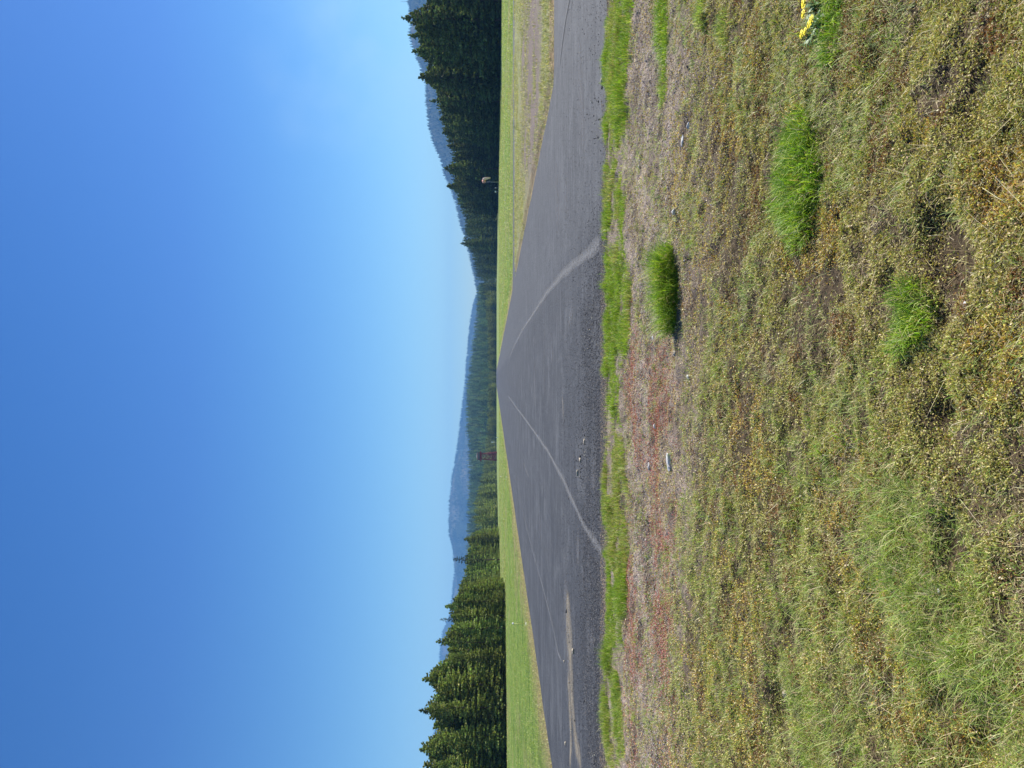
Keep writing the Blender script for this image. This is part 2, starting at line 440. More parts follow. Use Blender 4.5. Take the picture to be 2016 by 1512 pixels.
def strip(name, path, widths, mat, z=0.004, step=0.15, wob=0.10, kind='structure'):
    """ribbon along path, its middle strongest, fading to both sides"""
    P = [Vector((p[0], p[1], 0)) for p in path]
    pts = []; ws = []
    for i in range(len(P) - 1):
        L = (P[i + 1] - P[i]).length; m = max(1, int(L / step))
        for k in range(m):
            t = k / m; pts.append(P[i].lerp(P[i + 1], t)); ws.append(widths[i] * (1 - t) + widths[i + 1] * t)
    pts.append(P[-1]); ws.append(widths[-1])
    V, C, F = [], [], []
    prof = [(-1, -0.1), (-0.6, 0.62), (0, 0.85), (0.6, 0.62), (1, -0.1)]
    n = len(pts)
    for i, p in enumerate(pts):
        d = (pts[min(i + 1, n - 1)] - pts[max(i - 1, 0)]).normalized(); s_ = Vector((-d.y, d.x, 0))
        q = p + s_ * float((vnoise(i * step * 0.9, 3.3, 4) - 0.5) * ws[i] * wob * 2)
        e = min(1, i / 3, (n - 1 - i) / 3)
        for u, c in prof:
            w = ws[i] * (0.75 + 0.5 * float(vnoise(i * step * 1.1, 9 + u, 6)))
            V.append((q.x + s_.x * u * w / 2, q.y + s_.y * u * w / 2, z)); C.append((c * e, 0, 0))
    for i in range(n - 1):
        for k in range(4):
            a = i * 5 + k; F.append((a, a + 1, a + 6, a + 5))
    me = np_mesh(name, V, np.array(F), np.array(C))
    if me.polygons[0].normal.z < 0: me.flip_normals()
    o = link(name, me, mat)
    o['kind'] = kind
    return o

def P_(x, y):
    v = at(x, y); return (v.x, v.y)
strip('road_seam', [P_(1188, 474), P_(1159, 499), P_(1126, 522), P_(1094, 555), P_(1072, 583), P_(1061, 600), P_(1029, 649), P_(1010, 686), P_(1003, 703)],
      [0.34, 0.36, 0.33, 0.32, 0.36, 0.30, 0.26, 0.3, 0.3], M_SEAM)
strip('road_seam', [P_(1192, 1100), P_(1150, 1035), P_(1110, 946), P_(1078, 887), P_(1045, 840), P_(1015, 800), P_(1001, 780)],
      [0.22, 0.26, 0.24, 0.24, 0.22, 0.28, 0.3], M_SEAM)
strip('road_seam', [P_(1108, 1308), P_(1100, 1290), P_(1090, 1240), P_(1070, 1160), P_(1050, 1090), P_(1030, 1010), P_(1014, 925)],
      [0.16, 0.13, 0.12, 0.11, 0.12, 0.13, 0.14], M_SEAM)
strip('road_seam', [P_(1030, 910), P_(1042, 941)], [0.12, 0.12], M_SEAM)
strip('road_seam', [P_(1071, 590), P_(1071.5, 700), P_(1072, 800)], [0.2, 0.22, 0.15], M_SEAM)
strip('road_seam', [P_(1190, 470), P_(1183, 500), P_(1192, 520)], [0.3, 0.25, 0.2], M_SEAM, z=0.006)
strip('dust_smear', [P_(1115, 1148), P_(1119, 1200), P_(1123, 1260), P_(1125, 1330), P_(1128, 1400), P_(1135, 1470), P_(1150, 1530)],
      [0.8, 1.4, 1.7, 1.5, 1.2, 0.9, 0.7], M_DUST, wob=0.1)
strip('dust_smear', [P_(1112, 1120), P_(1116, 1200), P_(1120, 1300), P_(1122, 1400)], [1.0, 1.8, 1.8, 1.0], M_FINE, z=0.002)
strip('dust_smear', [P_(1118, 1300), P_(1123, 1390), P_(1126, 1460), P_(1122, 1540)], [0.5, 0.7, 0.6, 0.4], M_DUST, z=0.006)
strip('dust_smear', [P_(1152, 1375), P_(1153, 1400), P_(1155, 1440)], [0.12, 0.25, 0.2], M_DUST)
strip('dust_smear', [P_(1106, 760), P_(1109, 800), P_(1111, 850)], [0.15, 0.22, 0.12], M_DUST)
strip('dust_smear', [P_(1118, 652), P_(1122, 630), P_(1130, 600), P_(1130, 590)], [0.2, 0.4, 0.35, 0.15], M_FINE)
strip('dust_smear', [P_(1150, 690), P_(1152, 720), P_(1153, 770)], [0.1, 0.15, 0.1], M_FINE)
for a_, b_ in (((1168, 870), (1171, 1010)), ((1138, 1010), (1140, 1150)), ((1095, 300), (1098, 480)), ((1112, 330), (1117, 440)), ((1062, 980), (1064, 1090)), ((1085, 640), (1088, 740)), ((1052, 700), (1053, 800)), ((1140, 60), (1150, 330)), ((1165, 1200), (1168, 1330))):
    strip('dust_smear', [P_(*a_), P_((a_[0] + b_[0]) / 2 + 1, (a_[1] + b_[1]) / 2), P_(*b_)], [0.3, 0.7, 0.3], M_FINE, wob=0.4)
strip('tyre_track', [P_(1098, 165), P_(1103, 110), P_(1111, 50), P_(1124, -20)], [0.1, 0.16, 0.16, 0.16], M_SEAM)
strip('tyre_track', [P_(1101, 150), P_(1107, 90), P_(1115, 35), P_(1126, -20)], [0.06, 0.09, 0.09, 0.09], M_RUT, z=0.007)
strip('tyre_track', [P_(1122, 30), P_(1127, 5), P_(1131, -20)], [0.07, 0.08, 0.08], M_RUT)

# ------------------------------------------------------------------ near verge: real relief, then leaves and blades on it
HOLES = [(at(1860, 470), 0.16, 0.05), (at(1900, 520), 0.10, 0.04), (at(1880, 600), 0.10, 0.03), (at(1545, 1400), 0.14, 0.03), (at(1350, 600), 0.0, 0.0),
         (at(1900, 1080), 0.12, 0.03), (at(1970, 1440), 0.12, 0.04), (at(1750, 1230), 0.12, 0.03), (at(1560, 1240), 0.12, 0.02), (at(1650, 560), 0.12, 0.015),
         (at(1870, 820), 0.08, 0.03), (at(1940, 150), 0.08, 0.02), (at(1900, 1380), 0.1, 0.03), (at(1760, 560), 0.1, 0.02)]
def verge_z(X, Y):
    X = np.asarray(X, float); Y = np.asarray(Y, float)
    z = (fbm(X, Y, 1.1, 3, 3) - 0.5) * 0.07 + (fbm(X, Y, 6.5, 3, 8) - 0.5) * 0.075 + (fbm(X, Y, 24, 2, 12) - 0.5) * 0.022
    for c, r, dep in HOLES:
        if r: z = z - 1.5 * dep * np.exp(-(((X - c.x) ** 2 + (Y - c.y) ** 2) / (r * r * 0.8)) ** 1.6)
    edge = sstep(RW_NEAR + 0.15, RW_NEAR - 0.7, Y)
    return np.maximum(z * edge + 0.012 * edge - 0.006 * (1 - edge), -0.06)
tag(grid('verge_ground', -8.5, 8.5, -2.0, 10.75, 760, 600, verge_z, M_SOIL), kind='structure')

# colour palettes (linear)
PAL = {
    'moss': np.array([(0.66, 0.54, 0.08), (0.58, 0.52, 0.09), (0.44, 0.44, 0.08), (0.74, 0.60, 0.12), (0.60, 0.37, 0.09), (0.36, 0.18, 0.06), (0.24, 0.24, 0.05), (0.66, 0.43, 0.11)]),
    'thatch': np.array([(0.70, 0.57, 0.32), (0.50, 0.39, 0.21), (0.82, 0.70, 0.44), (0.33, 0.24, 0.13), (0.62, 0.54, 0.26), (0.22, 0.15, 0.08)]),
    'green': np.array([(0.28, 0.38, 0.075), (0.36, 0.46, 0.10), (0.20, 0.29, 0.06), (0.46, 0.51, 0.16), (0.55, 0.53, 0.22)]),
    'lush': np.array([(0.23, 0.38, 0.035), (0.33, 0.46, 0.045), (0.14, 0.26, 0.03), (0.42, 0.50, 0.07)]),
    'red': np.array([(0.50, 0.16, 0.14), (0.40, 0.12, 0.11), (0.58, 0.28, 0.22), (0.50, 0.36, 0.26)]),
    'olive': np.array([(0.44, 0.43, 0.10), (0.54, 0.50, 0.14), (0.32, 0.35, 0.08), (0.60, 0.54, 0.20)]),
    'dull': np.array([(0.24, 0.28, 0.10), (0.32, 0.34, 0.15), (0.17, 0.21, 0.07), (0.42, 0.40, 0.22), (0.46, 0.40, 0.25)]),
}
def pick(pal, n, jit=0.22):
    c = PAL[pal][rng.integers(0, len(PAL[pal]), n)]
    return c * (1 + (rng.random((n, 1)) - 0.5) * 2 * jit) * (1 + (rng.random((n, 3)) - 0.5) * 0.14)

def wedge(n, y0, y1, power=1.0, side=1.22, extra=0.5):
    """random ground points over the part of the verge one can see, y0..y1; power > 1 packs them towards the viewer"""
    u = rng.random(n)
    if power == 1.0: Y = np.sqrt(y0 * y0 + u * (y1 * y1 - y0 * y0))
    else:
        k = 2 - power
        Y = (y0 ** k + u * (y1 ** k - y0 ** k)) ** (1 / k) if abs(k) > 1e-6 else y0 * (y1 / y0) ** u
    X = (rng.random(n) * 2 - 1) * (0.53 * Y * side * 0.85 + extra)
    return X, Y

def blades(X, Y, Z, L, W, az, lean, curve, col, base_dark=None):
    """bent blades of three triangles; returns arrays"""
    n = len(X)
    d = np.stack([np.cos(az), np.sin(az)], 1); s_ = np.stack([-d[:, 1], d[:, 0]], 1)
    tw = rng.random(n) * 3.14
    s3 = np.stack([np.cos(tw)[:, None] * s_ + np.sin(tw)[:, None] * d * 0.6], 0)[0]
    base = np.stack([X, Y, Z], 1)
    h1 = 0.55 * L * np.cos(lean); r1 = 0.55 * L * np.sin(lean)
    l2 = lean + curve
    h2 = h1 + 0.45 * L * np.cos(l2); r2 = r1 + 0.45 * L * np.sin(l2)
    w3 = np.concatenate([s3, np.zeros((n, 1))], 1) * W[:, None] * 0.5
    mid = base + np.concatenate([d * r1[:, None], h1[:, None]], 1)
    tip = base + np.concatenate([d * r2[:, None], h2[:, None]], 1)
    V = np.stack([base - w3, base + w3, mid + w3 * 0.85, mid - w3 * 0.85, tip], 1).reshape(-1, 3)
    o = np.arange(n)[:, None] * 5
    F = np.concatenate([o + [0, 1, 2], o + [0, 2, 3], o + [3, 2, 4]], 1).reshape(-1, 3)
    C = np.repeat(col, 5, 0)
    return V, F, C

def bits(X, Y, Z, size, col, up=0.5, asp=0.55):
    """small leaf-like quads facing every way"""
    n = len(X)
    a = rng.random(n) * 6.283; el = (rng.random(n) - 0.2) * 1.9 * up
    u = np.stack([np.cos(a) * np.cos(el), np.sin(a) * np.cos(el), np.sin(el)], 1)
    b = rng.random((n, 3)) - 0.5; v = np.cross(u, b); v /= np.linalg.norm(v, axis=1)[:, None] + 1e-9
    c = np.stack([X, Y, Z], 1); s_ = size[:, None]
    V = np.stack([c, c + u * s_ * 0.5 + v * s_ * asp * 0.5, c + u * s_, c + u * s_ * 0.5 - v * s_ * asp * 0.5], 1).reshape(-1, 3)
    o = np.arange(n)[:, None] * 4
    F = np.concatenate([o + [0, 1, 2], o + [0, 2, 3]], 1).reshape(-1, 3)
    return V, F, np.repeat(col, 4, 0)

def join(parts):
    Vs, Fs, Cs = [], [], []; k = 0
    for V, F, C in parts:
        Vs.append(V); Fs.append(F + k); Cs.append(C); k += len(V)
    return np.concatenate(Vs), np.concatenate(Fs), np.concatenate(Cs)

def holemask(X, Y):
    m = np.ones_like(X)
    for c, r, dep in HOLES:
        if r: m = m * (1 - 0.93 * np.exp(-(((X - c.x) / r) ** 2 + ((Y - c.y) / r) ** 2) * 1.5))
    return m

# --- moss and fallen leaf bits
n = 760000
X, Y = wedge(n, 2.0, 8.9, 2.3)
patch = fbm(X, Y, 0.9, 4, 21); patch2 = fbm(X, Y, 3.4, 4, 31); patch3 = fbm(X, Y, 9, 3, 41)
mossy = sstep(8.0, 4.6, Y + (patch - 0.5) * 4) 
keep = rng.random(n) < (0.12 + 0.88 * sstep(0.38, 0.52, patch2 * 0.55 + patch3 * 0.45)) * (0.3 + 0.7 * mossy) * holemask(X, Y)
X, Y, patch, patch2, mossy = X[keep], Y[keep], patch[keep], patch2[keep], mossy[keep]
n = len(X)
col = pick('moss', n)
g = fbm(X, Y, 1.7, 4, 51)
ol = rng.random(n) < sstep(0.42, 0.58, g); col[ol] = pick('olive', ol.sum())
rust = rng.random(n) < sstep(0.56, 0.66, fbm(X, Y, 4.3, 3, 61)) * 0.7
col[rust] = np.array([0.25, 0.12, 0.045]) * (0.7 + rng.random((rust.sum(), 1)) * 0.8)
th = rng.random(n) < 0.22 + 0.5 * (1 - mossy); col[th] = pick('thatch', th.sum())
# the red creeping band beside the gravel
rb = np.exp(-((Y - 7.5 - 0.25 * np.sin(X * 1.3)) / 0.75) ** 2) * sstep(1.1, 0.1, X) * sstep(-4.4, -3.0, X) * sstep(0.36, 0.5, fbm(X, Y, 1.6, 3, 71))
rd = rng.random(n) < np.clip(rb * 2.2, 0, 0.85); col[rd] = pick('red', rd.sum())
size = (0.006 + 0.008 * rng.random(n)) * (0.62 + 0.115 * Y)
Z = verge_z(X, Y) + rng.random(n) * 0.012
Vm, Fm, Cm = bits(X, Y, Z, size, col, 0.8)
tag(link('moss_cover', np_mesh('moss_cover', Vm, Fm, Cm), M_MOSS), 'yellow green and rusty moss covering the near verge', 'moss', kind='stuff')

# --- red creeping plants in patches beside the gravel
n = 200000
X = -5.2 + 6.6 * rng.random(n); Y = 6.3 + 3.0 * rng.random(n)
pm = (0.08 + 0.92 * sstep(0.48, 0.58, fbm(X * 0.8, Y, 2.1, 4, 75))) * (0.75 * np.exp(-((Y - 8.45 - 0.5 * (fbm(X, X * 0, 1.1, 3, 78) - 0.5) * 2) / 0.36) ** 2) * sstep(0.9, 0.3, X) + np.exp(-((Y - 7.2 - 0.1 * X) / 0.42) ** 2) * sstep(0.4, -0.4, X)) * sstep(-5.2, -4.0, X)
kp = rng.random(n) < pm * 0.75; X, Y = X[kp], Y[kp]; n = len(X)
Vr, Fr, Cr = bits(X, Y, verge_z(X, Y) + 0.004 + rng.random(n) * 0.014, 0.009 + 0.009 * rng.random(n), pick('red', n), 0.8)
tag(link('red_groundcover', np_mesh('red_groundcover', Vr, Fr, Cr), M_MOSS), 'reddish creeping plants in patches between the gravel and the green border', 'ground cover', kind='stuff')

# --- dead thatch and gravel-side litter
n = 230000
X, Y = wedge(n, 2.0, 10.3, 1.9)
keep = rng.random(n) < (0.35 + 0.65 * sstep(0.4, 0.6, fbm(X, Y, 2.3, 4, 81))) * holemask(X, Y)
X, Y = X[keep], Y[keep]; n = len(X)
Lh = (0.012 + 0.05 * rng.random(n) ** 2.2) * (0.8 + 0.06 * Y); 
V1 = blades(X, Y, verge_z(X, Y) + 0.004, Lh, (0.0011 + 0.0012 * rng.random(n)) * (0.7 + 0.17 * Y), rng.random(n) * 6.283,
            1.0 + rng.random(n) * 0.55, rng.random(n) * 0.6, pick('thatch', n))
tag(link('dry_grass', np_mesh('dry_grass', *V1), M_BLADE), 'dead straw coloured grass lying over the near verge', 'dry grass', kind='stuff')

# --- thin green grass over the verge
cl = 30000
CX, CY = wedge(cl, 2.0, 9.3, 1.9)
w = sstep(0.44, 0.60, fbm(CX, CY, 1.5, 4, 91)) * 0.75 * (1 - 0.5 * sstep(6.2, 7.4, CY)) + 0.16 * sstep(0.35, 0.5, fbm(CX, CY, 5, 3, 93))
w = w + 0.35 * sstep(-0.2, -1.0, CX / CY * 1.9)            # greener towards the left
kp = rng.random(cl) < w * holemask(CX, CY); CX, CY = CX[kp], CY[kp]; cl = len(CX)
per = rng.integers(8, 30, cl)
idx = np.repeat(np.arange(cl), per); n = len(idx)
sp = (0.012 + 0.03 * rng.random(cl))[idx]
X = CX[idx] + rng.normal(0, 1, n) * sp; Y = CY[idx] + rng.normal(0, 1, n) * sp
clen = (0.018 + 0.060 * rng.random(cl) ** 2.2)[idx]; ct = rng.random(cl)[idx]
colA = pick('green', n); colB = pick('lush', n); colC = pick('thatch', n)
col = np.where((ct < 0.25)[:, None], colB, colA); dd = rng.random(n) < 0.22; col[dd] = colC[dd]
azc = (rng.random(cl) * 6.283)[idx] + rng.normal(0, 1.0, n)
V2 = blades(X, Y, verge_z(X, Y), clen * (0.5 + rng.random(n)) * (1 + 0.9 * sstep(0.0, -0.25, X / Y) * sstep(4.6, 3.6, Y) * sstep(0.4, 0.55, fbm(X, Y, 2.0, 3, 95))), (0.0016 + 0.0012 * rng.random(n)) * (0.8 + 0.1 * Y), azc,
            0.45 + 0.95 * rng.random(n), 0.3 + 0.8 * rng.random(n), col)
tag(link('sparse_grass', np_mesh('sparse_grass', *V2), M_BLADE), 'thin green grass growing through the moss of the near verge', 'grass', kind='stuff')

# --- long straws and stalks
n = 900
X, Y = wedge(n, 2.1, 8.5, 1.8)
V3 = blades(X, Y, verge_z(X, Y) + 0.012, 0.06 + 0.16 * rng.random(n), 0.0016 + 0.0012 * rng.random(n), rng.random(n) * 6.283, 1.25 + 0.3 * rng.random(n), 0.1 * rng.random(n), pick('thatch', n) * 1.15)
tag(link('straw', np_mesh('straw', *V3), M_BLADE), 'loose pale straws scattered over the near verge', 'straw', kind='stuff')

# --- bright green border along the end of the pavement
n = 340000
Y = 8.2 + 2.75 * rng.random(n); X = (rng.random(n) * 2 - 1) * 7.3
back = 10.66 + (fbm(X, X * 0 + 1, 2.6, 4, 101) - 0.5) * 1.1
front = 9.2 + (fbm(X, X * 0 + 7, 0.9, 4, 111) - 0.5) * 2.2 - sstep(0.2, 1.6, X) * 0.45 - sstep(2.6, 4.2, X) * 0.6 + sstep(-4.3, -5.6, X) * 0.75
dens = sstep(front - 0.25, front + 0.3, Y) * sstep(back + 0.05, back - 0.12, Y)
dens *= 0.04 + 0.96 * sstep(0.40, 0.50, fbm(X, Y, 2.4, 4, 121))
dens *= 1 - 0.75 * np.exp(-((X - 3.1) / 0.8) ** 2 - ((Y - 8.55) / 0.5) ** 2)
kp = rng.random(n) < dens; X, Y = X[kp], Y[kp]; n = len(X)
hgt = 0.03 + 0.30 * np.clip(fbm(X, Y, 3.2, 4, 131) - 0.18, 0, 1) ** 1.6
col = pick('lush', n); cb = pick('green', n); q = rng.random(n) < sstep(-2.5, -5.0, X) * 0.55 + 0.15; col[q] = cb[q]
q = rng.random(n) < 0.12 + 0.35 * sstep(0.5, 0.6, fbm(X, Y, 1.1, 3, 133)) + 0.4 * sstep(-4.5, -6, X); col[q] = pick('thatch', q.sum())
lean_az = -0.5 + rng.normal(0, 1.3, n)
V4 = blades(X, Y, verge_z(X, Y), hgt * (0.6 + 0.7 * rng.random(n)), 0.0036 + 0.0028 * rng.random(n), lean_az, 0.05 + 0.6 * rng.random(n), 0.2 + 0.9 * rng.random(n), col)
tag(link('border_grass', np_mesh('border_grass', *V4), M_BLADE), 'bright green grass border along the near end of the pavement', 'grass', kind='stuff')

# --- gravel and crumbs: small stones as one mass
def stones(n, X, Y, Z, s, col):
    oct_v = np.array([(1, 0, 0), (0, 1, 0), (-1, 0, 0), (0, -1, 0), (0, 0, 0.7), (0, 0, -0.5)], float)
    oct_f = np.array([(0, 1, 4), (1, 2, 4), (2, 3, 4), (3, 0, 4), (1, 0, 5), (2, 1, 5), (3, 2, 5), (0, 3, 5)])
    V = oct_v[None] * s[:, None, None] * (0.6 + 0.7 * rng.random((n, 6, 1)))
    a = rng.random(n) * 6.283; co, si = np.cos(a), np.sin(a)
    Vx = V[:, :, 0] * co[:, None] - V[:, :, 1] * si[:, None]; Vy = V[:, :, 0] * si[:, None] + V[:, :, 1] * co[:, None]
    V = np.stack([Vx + X[:, None], Vy * 0.8 + Y[:, None], V[:, :, 2] + Z[:, None]], -1).reshape(-1, 3)
    F = (oct_f[None] + (np.arange(n) * 6)[:, None, None]).reshape(-1, 3)
    return V, F, np.repeat(col, 6, 0)
n = 95000
X, Y = wedge(n, 4.6, 10.2, 1.6)
gm = sstep(0.40, 0.56, fbm(X, Y, 1.0, 4, 141)) * np.exp(-((Y - 7.7) / 1.3) ** 2) + 1.2 * np.exp(-((X - 3.15) / 0.75) ** 2 - ((Y - 8.2) / 0.5) ** 2) + 0.8 * np.exp(-((X + 3.6) / 1.3) ** 2 - ((Y - 7.6) / 0.6) ** 2)
kp = rng.random(n) < gm; X, Y = X[kp], Y[kp]; n = len(X)
col = np.array([(0.50, 0.41, 0.35), (0.36, 0.29, 0.26), (0.62, 0.53, 0.45), (0.24, 0.18, 0.16), (0.55, 0.51, 0.48)])[rng.integers(0, 5, n)] * (0.7 + 0.5 * rng.random((n, 1)))
V5 = stones(n, X, Y, verge_z(X, Y) + 0.006, 0.004 + 0.007 * rng.random(n) ** 2, col)
M_STONE = leafy('gravel_stone', 0, 0.85, spec=0.25)
tag(link('gravel', np_mesh('gravel', *V5), M_STONE), 'fine pinkish gravel in the bare band of the verge', 'gravel', kind='stuff')

# loose grit on the asphalt near the end and the seams
n = 150000
Y = 10.55 + 7.5 * rng.random(n) ** 2.2; X = (rng.random(n) * 2 - 1) * 0.6 * Y
gm = (0.16 + 0.5 * sstep(15.5, 11.5, Y) + 0.8 * np.exp(-((Y - 12.4) / 1.1) ** 2) * sstep(0.38, 0.6, fbm(X, Y, 0.8, 3, 151))) * sstep(3.2, 0.6, X) * sstep(-7.5, -5.5, X) + 0.05 + 0.9 * sstep(0.45, 0.65, fbm(X, Y, 1.4, 3, 153)) * sstep(11.35, 10.7, Y)
kp = rng.random(n) < gm; X, Y = X[kp], Y[kp]; n = len(X)
cc = np.array([(0.03, 0.03, 0.035), (0.10, 0.10, 0.11), (0.24, 0.22, 0.20), (0.05, 0.05, 0.055)])[rng.integers(0, 4, n)]
sp_ = (Y < 11.2) & (rng.random(n) < 0.6); cc[sp_] = np.array([0.30, 0.23, 0.16]) * (0.5 + rng.random((sp_.sum(), 1)))
tag(link('grit', np_mesh('grit', *stones(n, X, Y, np.full(n, 0.003), 0.004 + 0.010 * rng.random(n) ** 2.8, cc)), M_STONE), 'dark loose grit scattered on the asphalt', 'grit', kind='stuff')

# ------------------------------------------------------------------ grass on the far side of the pavement
def mid_z(X, Y):
    return -0.02 + 0.13 * sstep(0.0, 0.35, X - RW_R - 0.2 * (vnoise(X, Y * 1.3, 7))) * sstep(0.0, 0.45, Y - APRON_FAR) * sstep(0.0, 1.5, X_NEAR - Y) + (fbm(X, Y, 0.8, 4, 161) - 0.5) * 0.10 * sstep(0.0, 0.6, X - RW_R) * sstep(0.0, 0.7, Y - APRON_FAR)
tag(grid('island_ground', RW_R - 0.05, 60, APRON_FAR - 0.05, X_NEAR + 0.05, 420, 300, mid_z, M_ISLAND), kind='structure')
def left_z(X, Y):
    e = sstep(0.0, 1.0, RW_L - X)
    return -0.03 + e * (0.07 + (fbm(X, Y, 0.7, 4, 171) - 0.5) * 0.16)
tag(grid('roadside_ground', -42, RW_L + 0.05, 8, 100, 220, 600, left_z, M_FIELD), kind='structure')

def tufts(n, x0, x1, y0, y1, densf, hlo, hhi, palf, wid, zf, per=7, spread=0.05):
    CX = x0 + (x1 - x0) * rng.random(n); u = rng.random(n); CY = y0 * (y1 / y0) ** u
    kp = (rng.random(n) < densf(CX, CY)) & (np.abs(CX + 0.01 * CY) < 0.58 * CY + 3); CX, CY = CX[kp], CY[kp]
    m = len(CX); idx = np.repeat(np.arange(m), per); k = len(idx)
    sc = 0.5 + CY[idx] / 30.0
    X = CX[idx] + rng.normal(0, spread, k) * sc; Y = CY[idx] + rng.normal(0, spread, k) * sc
    H = (hlo + (hhi - hlo) * rng.random(m) ** 1.6)[idx] * (0.5 + 0.7 * rng.random(k))
    return blades(X, Y, zf(X, Y), H, wid * sc * (0.7 + 0.6 * rng.random(k)), rng.random(k) * 6.283, 0.15 + 0.7 * rng.random(k), 0.3 + 0.7 * rng.random(k), palf(X, Y, k, idx))
def pal_mix(ptan, seed):
    def f(X, Y, k, idx):
        c = pick('dull' if seed == 1 else 'green', k); q = rng.random(k) < ptan(X, Y); c[q] = pick('thatch', q.sum()); return c
    return f
d1 = lambda X, Y: (0.05 + 0.95 * sstep(0.42, 0.6, fbm(X, Y, 0.35, 4, 181))) * (1 - 0.45 * sstep(28, 31, Y + 2 * (fbm(X, Y, 0.5, 3, 183) - 0.5)) * sstep(47, 43, Y) * sstep(-1, 2, X - 0.24 * Y))
V6 = tufts(46000, RW_R, 34, APRON_FAR + 0.05, X_NEAR, d1, 0.03, 0.18, pal_mix(lambda X, Y: 0.45 + 0.3 * (vnoise(X, Y, 5) - 0.5), 1), 0.008, mid_z)
tag(link('island_grass', np_mesh('island_grass', *V6), M_BLADE), 'patchy green and straw grass on the strip between apron and cross road', 'grass', kind='stuff')
d2 = lambda X, Y: (0.12 + 0.5 * sstep(0.4, 0.62, fbm(X, Y, 0.25, 4, 191)) + 0.5 * sstep(2.2, 0.3, RW_L - X))
V7 = tufts(52000, -40, RW_L, 19, 100, d2, 0.03, 0.11, pal_mix(lambda X, Y: 0.12 + 0.75 * sstep(2.6, 0.6, RW_L - X + 1.5 * vnoise(X, Y, 9)), 2), 0.008, left_z)
tag(link('roadside_grass', np_mesh('roadside_grass', *V7), M_BLADE), 'short mown grass left of the runway with straw edge', 'grass', kind='stuff')

zf0 = lambda X, Y: X * 0 - 0.08
d3 = lambda X, Y: (0.25 + 0.75 * sstep(0.42, 0.62, fbm(X, Y, 0.12, 4, 201))) * sstep(8.5, 9.5, X)
V8 = tufts(30000, 8.5, 104, X_FAR + 0.5, 330, d3, 0.08, 0.24, pal_mix(lambda X, Y: 0.25 + 0.5 * (vnoise(X * 0.3, Y * 0.2, 5) - 0.3), 2), 0.012, zf0, 7, 0.12)
tag(link('field_grass', np_mesh('field_grass', *V8), M_BLADE), 'rough meadow grass beyond the cross road up to the shaded wood', 'grass', kind='stuff')
d4 = lambda X, Y: (0.2 + 0.8 * sstep(0.42, 0.62, fbm(X, Y, 0.12, 4, 211)))
V9 = tufts(22000, -66, RW_L - 0.5, 60, 330, d4, 0.06, 0.2, pal_mix(lambda X, Y: 0.2 + 0.6 * (vnoise(X * 0.3, Y * 0.2, 6) - 0.3), 2), 0.012, zf0, 7, 0.12)
tag(link('field_grass', np_mesh('field_grass', *V9), M_BLADE), 'rough meadow grass running up to the sunlit wood', 'grass', kind='stuff')

# ------------------------------------------------------------------ big single tufts
def tuft(label, segs, n, h, pal='lush', w=0.004, dead=0.10):
    """segs: (x, y, radius x, radius y, height factor)"""
    c0 = segs[0]
    parts = []
    for (x, y, rx, ry, hf) in segs:
        m = int(n * hf * rx * ry / sum(s[2] * s[3] * s[4] for s in segs))
        a = rng.random(m) * 6.283; r = np.sqrt(rng.random(m)) * (0.8 + 0.35 * rng.random(m)); far_ = rng.random(m) < (0.12 if n > 1200 else 0.0); r[far_] *= 1.0 + 0.55 * rng.random(far_.sum())
        X = x + r * np.cos(a) * rx; Y = y + r * np.sin(a) * ry
        col = pick(pal, m); q = rng.random(m) < dead; col[q] = pick('thatch', q.sum())
        out = np.arctan2((Y - y) / ry, (X - x) / rx) + rng.normal(0, 1.5, m)
        hh = h * hf * np.where(r > 1.0, 0.6, 1.0) * (0.35 + 0.95 * rng.random(m)) * (1 - 0.3 * np.minimum(r, 1.2) ** 2) * (0.45 + 1.1 * fbm(X, Y, 12, 2, 3))
        parts.append(blades(X - c0[0], Y - c0[1], verge_z(X, Y), hh, w * 1.25 * (0.6 + 0.8 * rng.random(m)), out, 0.1 + 0.7 * r * rng.random(m) + 0.35 * rng.random(m), 0.2 + 1.0 * rng.random(m), col))
    o = link('grass_tuft', np_mesh('grass_tuft', *join(parts)), M_BLADE)
    o.location = (c0[0], c0[1], 0)
    return tag(o, label, 'grass tuft', 'lush tufts standing out of the verge')
a = at(1330, 565)
tuft('dense upright green tuft with a black shadow, between the gravel and the pavement border',
     [(a.x, a.y, 0.22, 0.16, 1.0), (a.x + 0.20, a.y + 0.05, 0.18, 0.14, 1.0), (a.x - 0.22, a.y - 0.02, 0.18, 0.12, 0.85)], 5600, 0.31, w=0.0036)
a = at(1585, 350)
tuft('largest bright green tuft, broad and spreading, nearest the dandelions',
     [(a.x, a.y, 0.24, 0.22, 1.0), (a.x + 0.22, a.y + 0.03, 0.14, 0.20, 0.85), (a.x - 0.22, a.y + 0.03, 0.16, 0.16, 0.8), (a.x - 0.05, a.y + 0.2, 0.2, 0.14, 0.8)], 5200, 0.15, w=0.0036, dead=0.09)
a = at(1815, 615)
tuft('small bright green tuft beside the dark bare hollow, close to the viewer',
     [(a.x, a.y, 0.13, 0.12, 1.0), (a.x - 0.08, a.y + 0.05, 0.10, 0.09, 0.8), (a.x + 0.08, a.y + 0.05, 0.08, 0.09, 0.8)], 1500, 0.115, w=0.003)
a = at(1935, 1235)
tuft('pale green loose sprawling tuft low in the moss, nearest the viewer', [(a.x, a.y, 0.22, 0.14, 0.8), (a.x - 0.2, a.y - 0.05, 0.2, 0.14, 0.8)], 760, 0.10, 'green', w=0.0026, dead=0.12)
a = at(1310, 60)
tuft('low rounded green tuft just behind the gravel patch', [(a.x, a.y, 0.34, 0.22, 1.0), (a.x - 0.5, a.y + 0.05, 0.2, 0.15, 0.7)], 3000, 0.11, w=0.0036)
a = at(1395, 10)
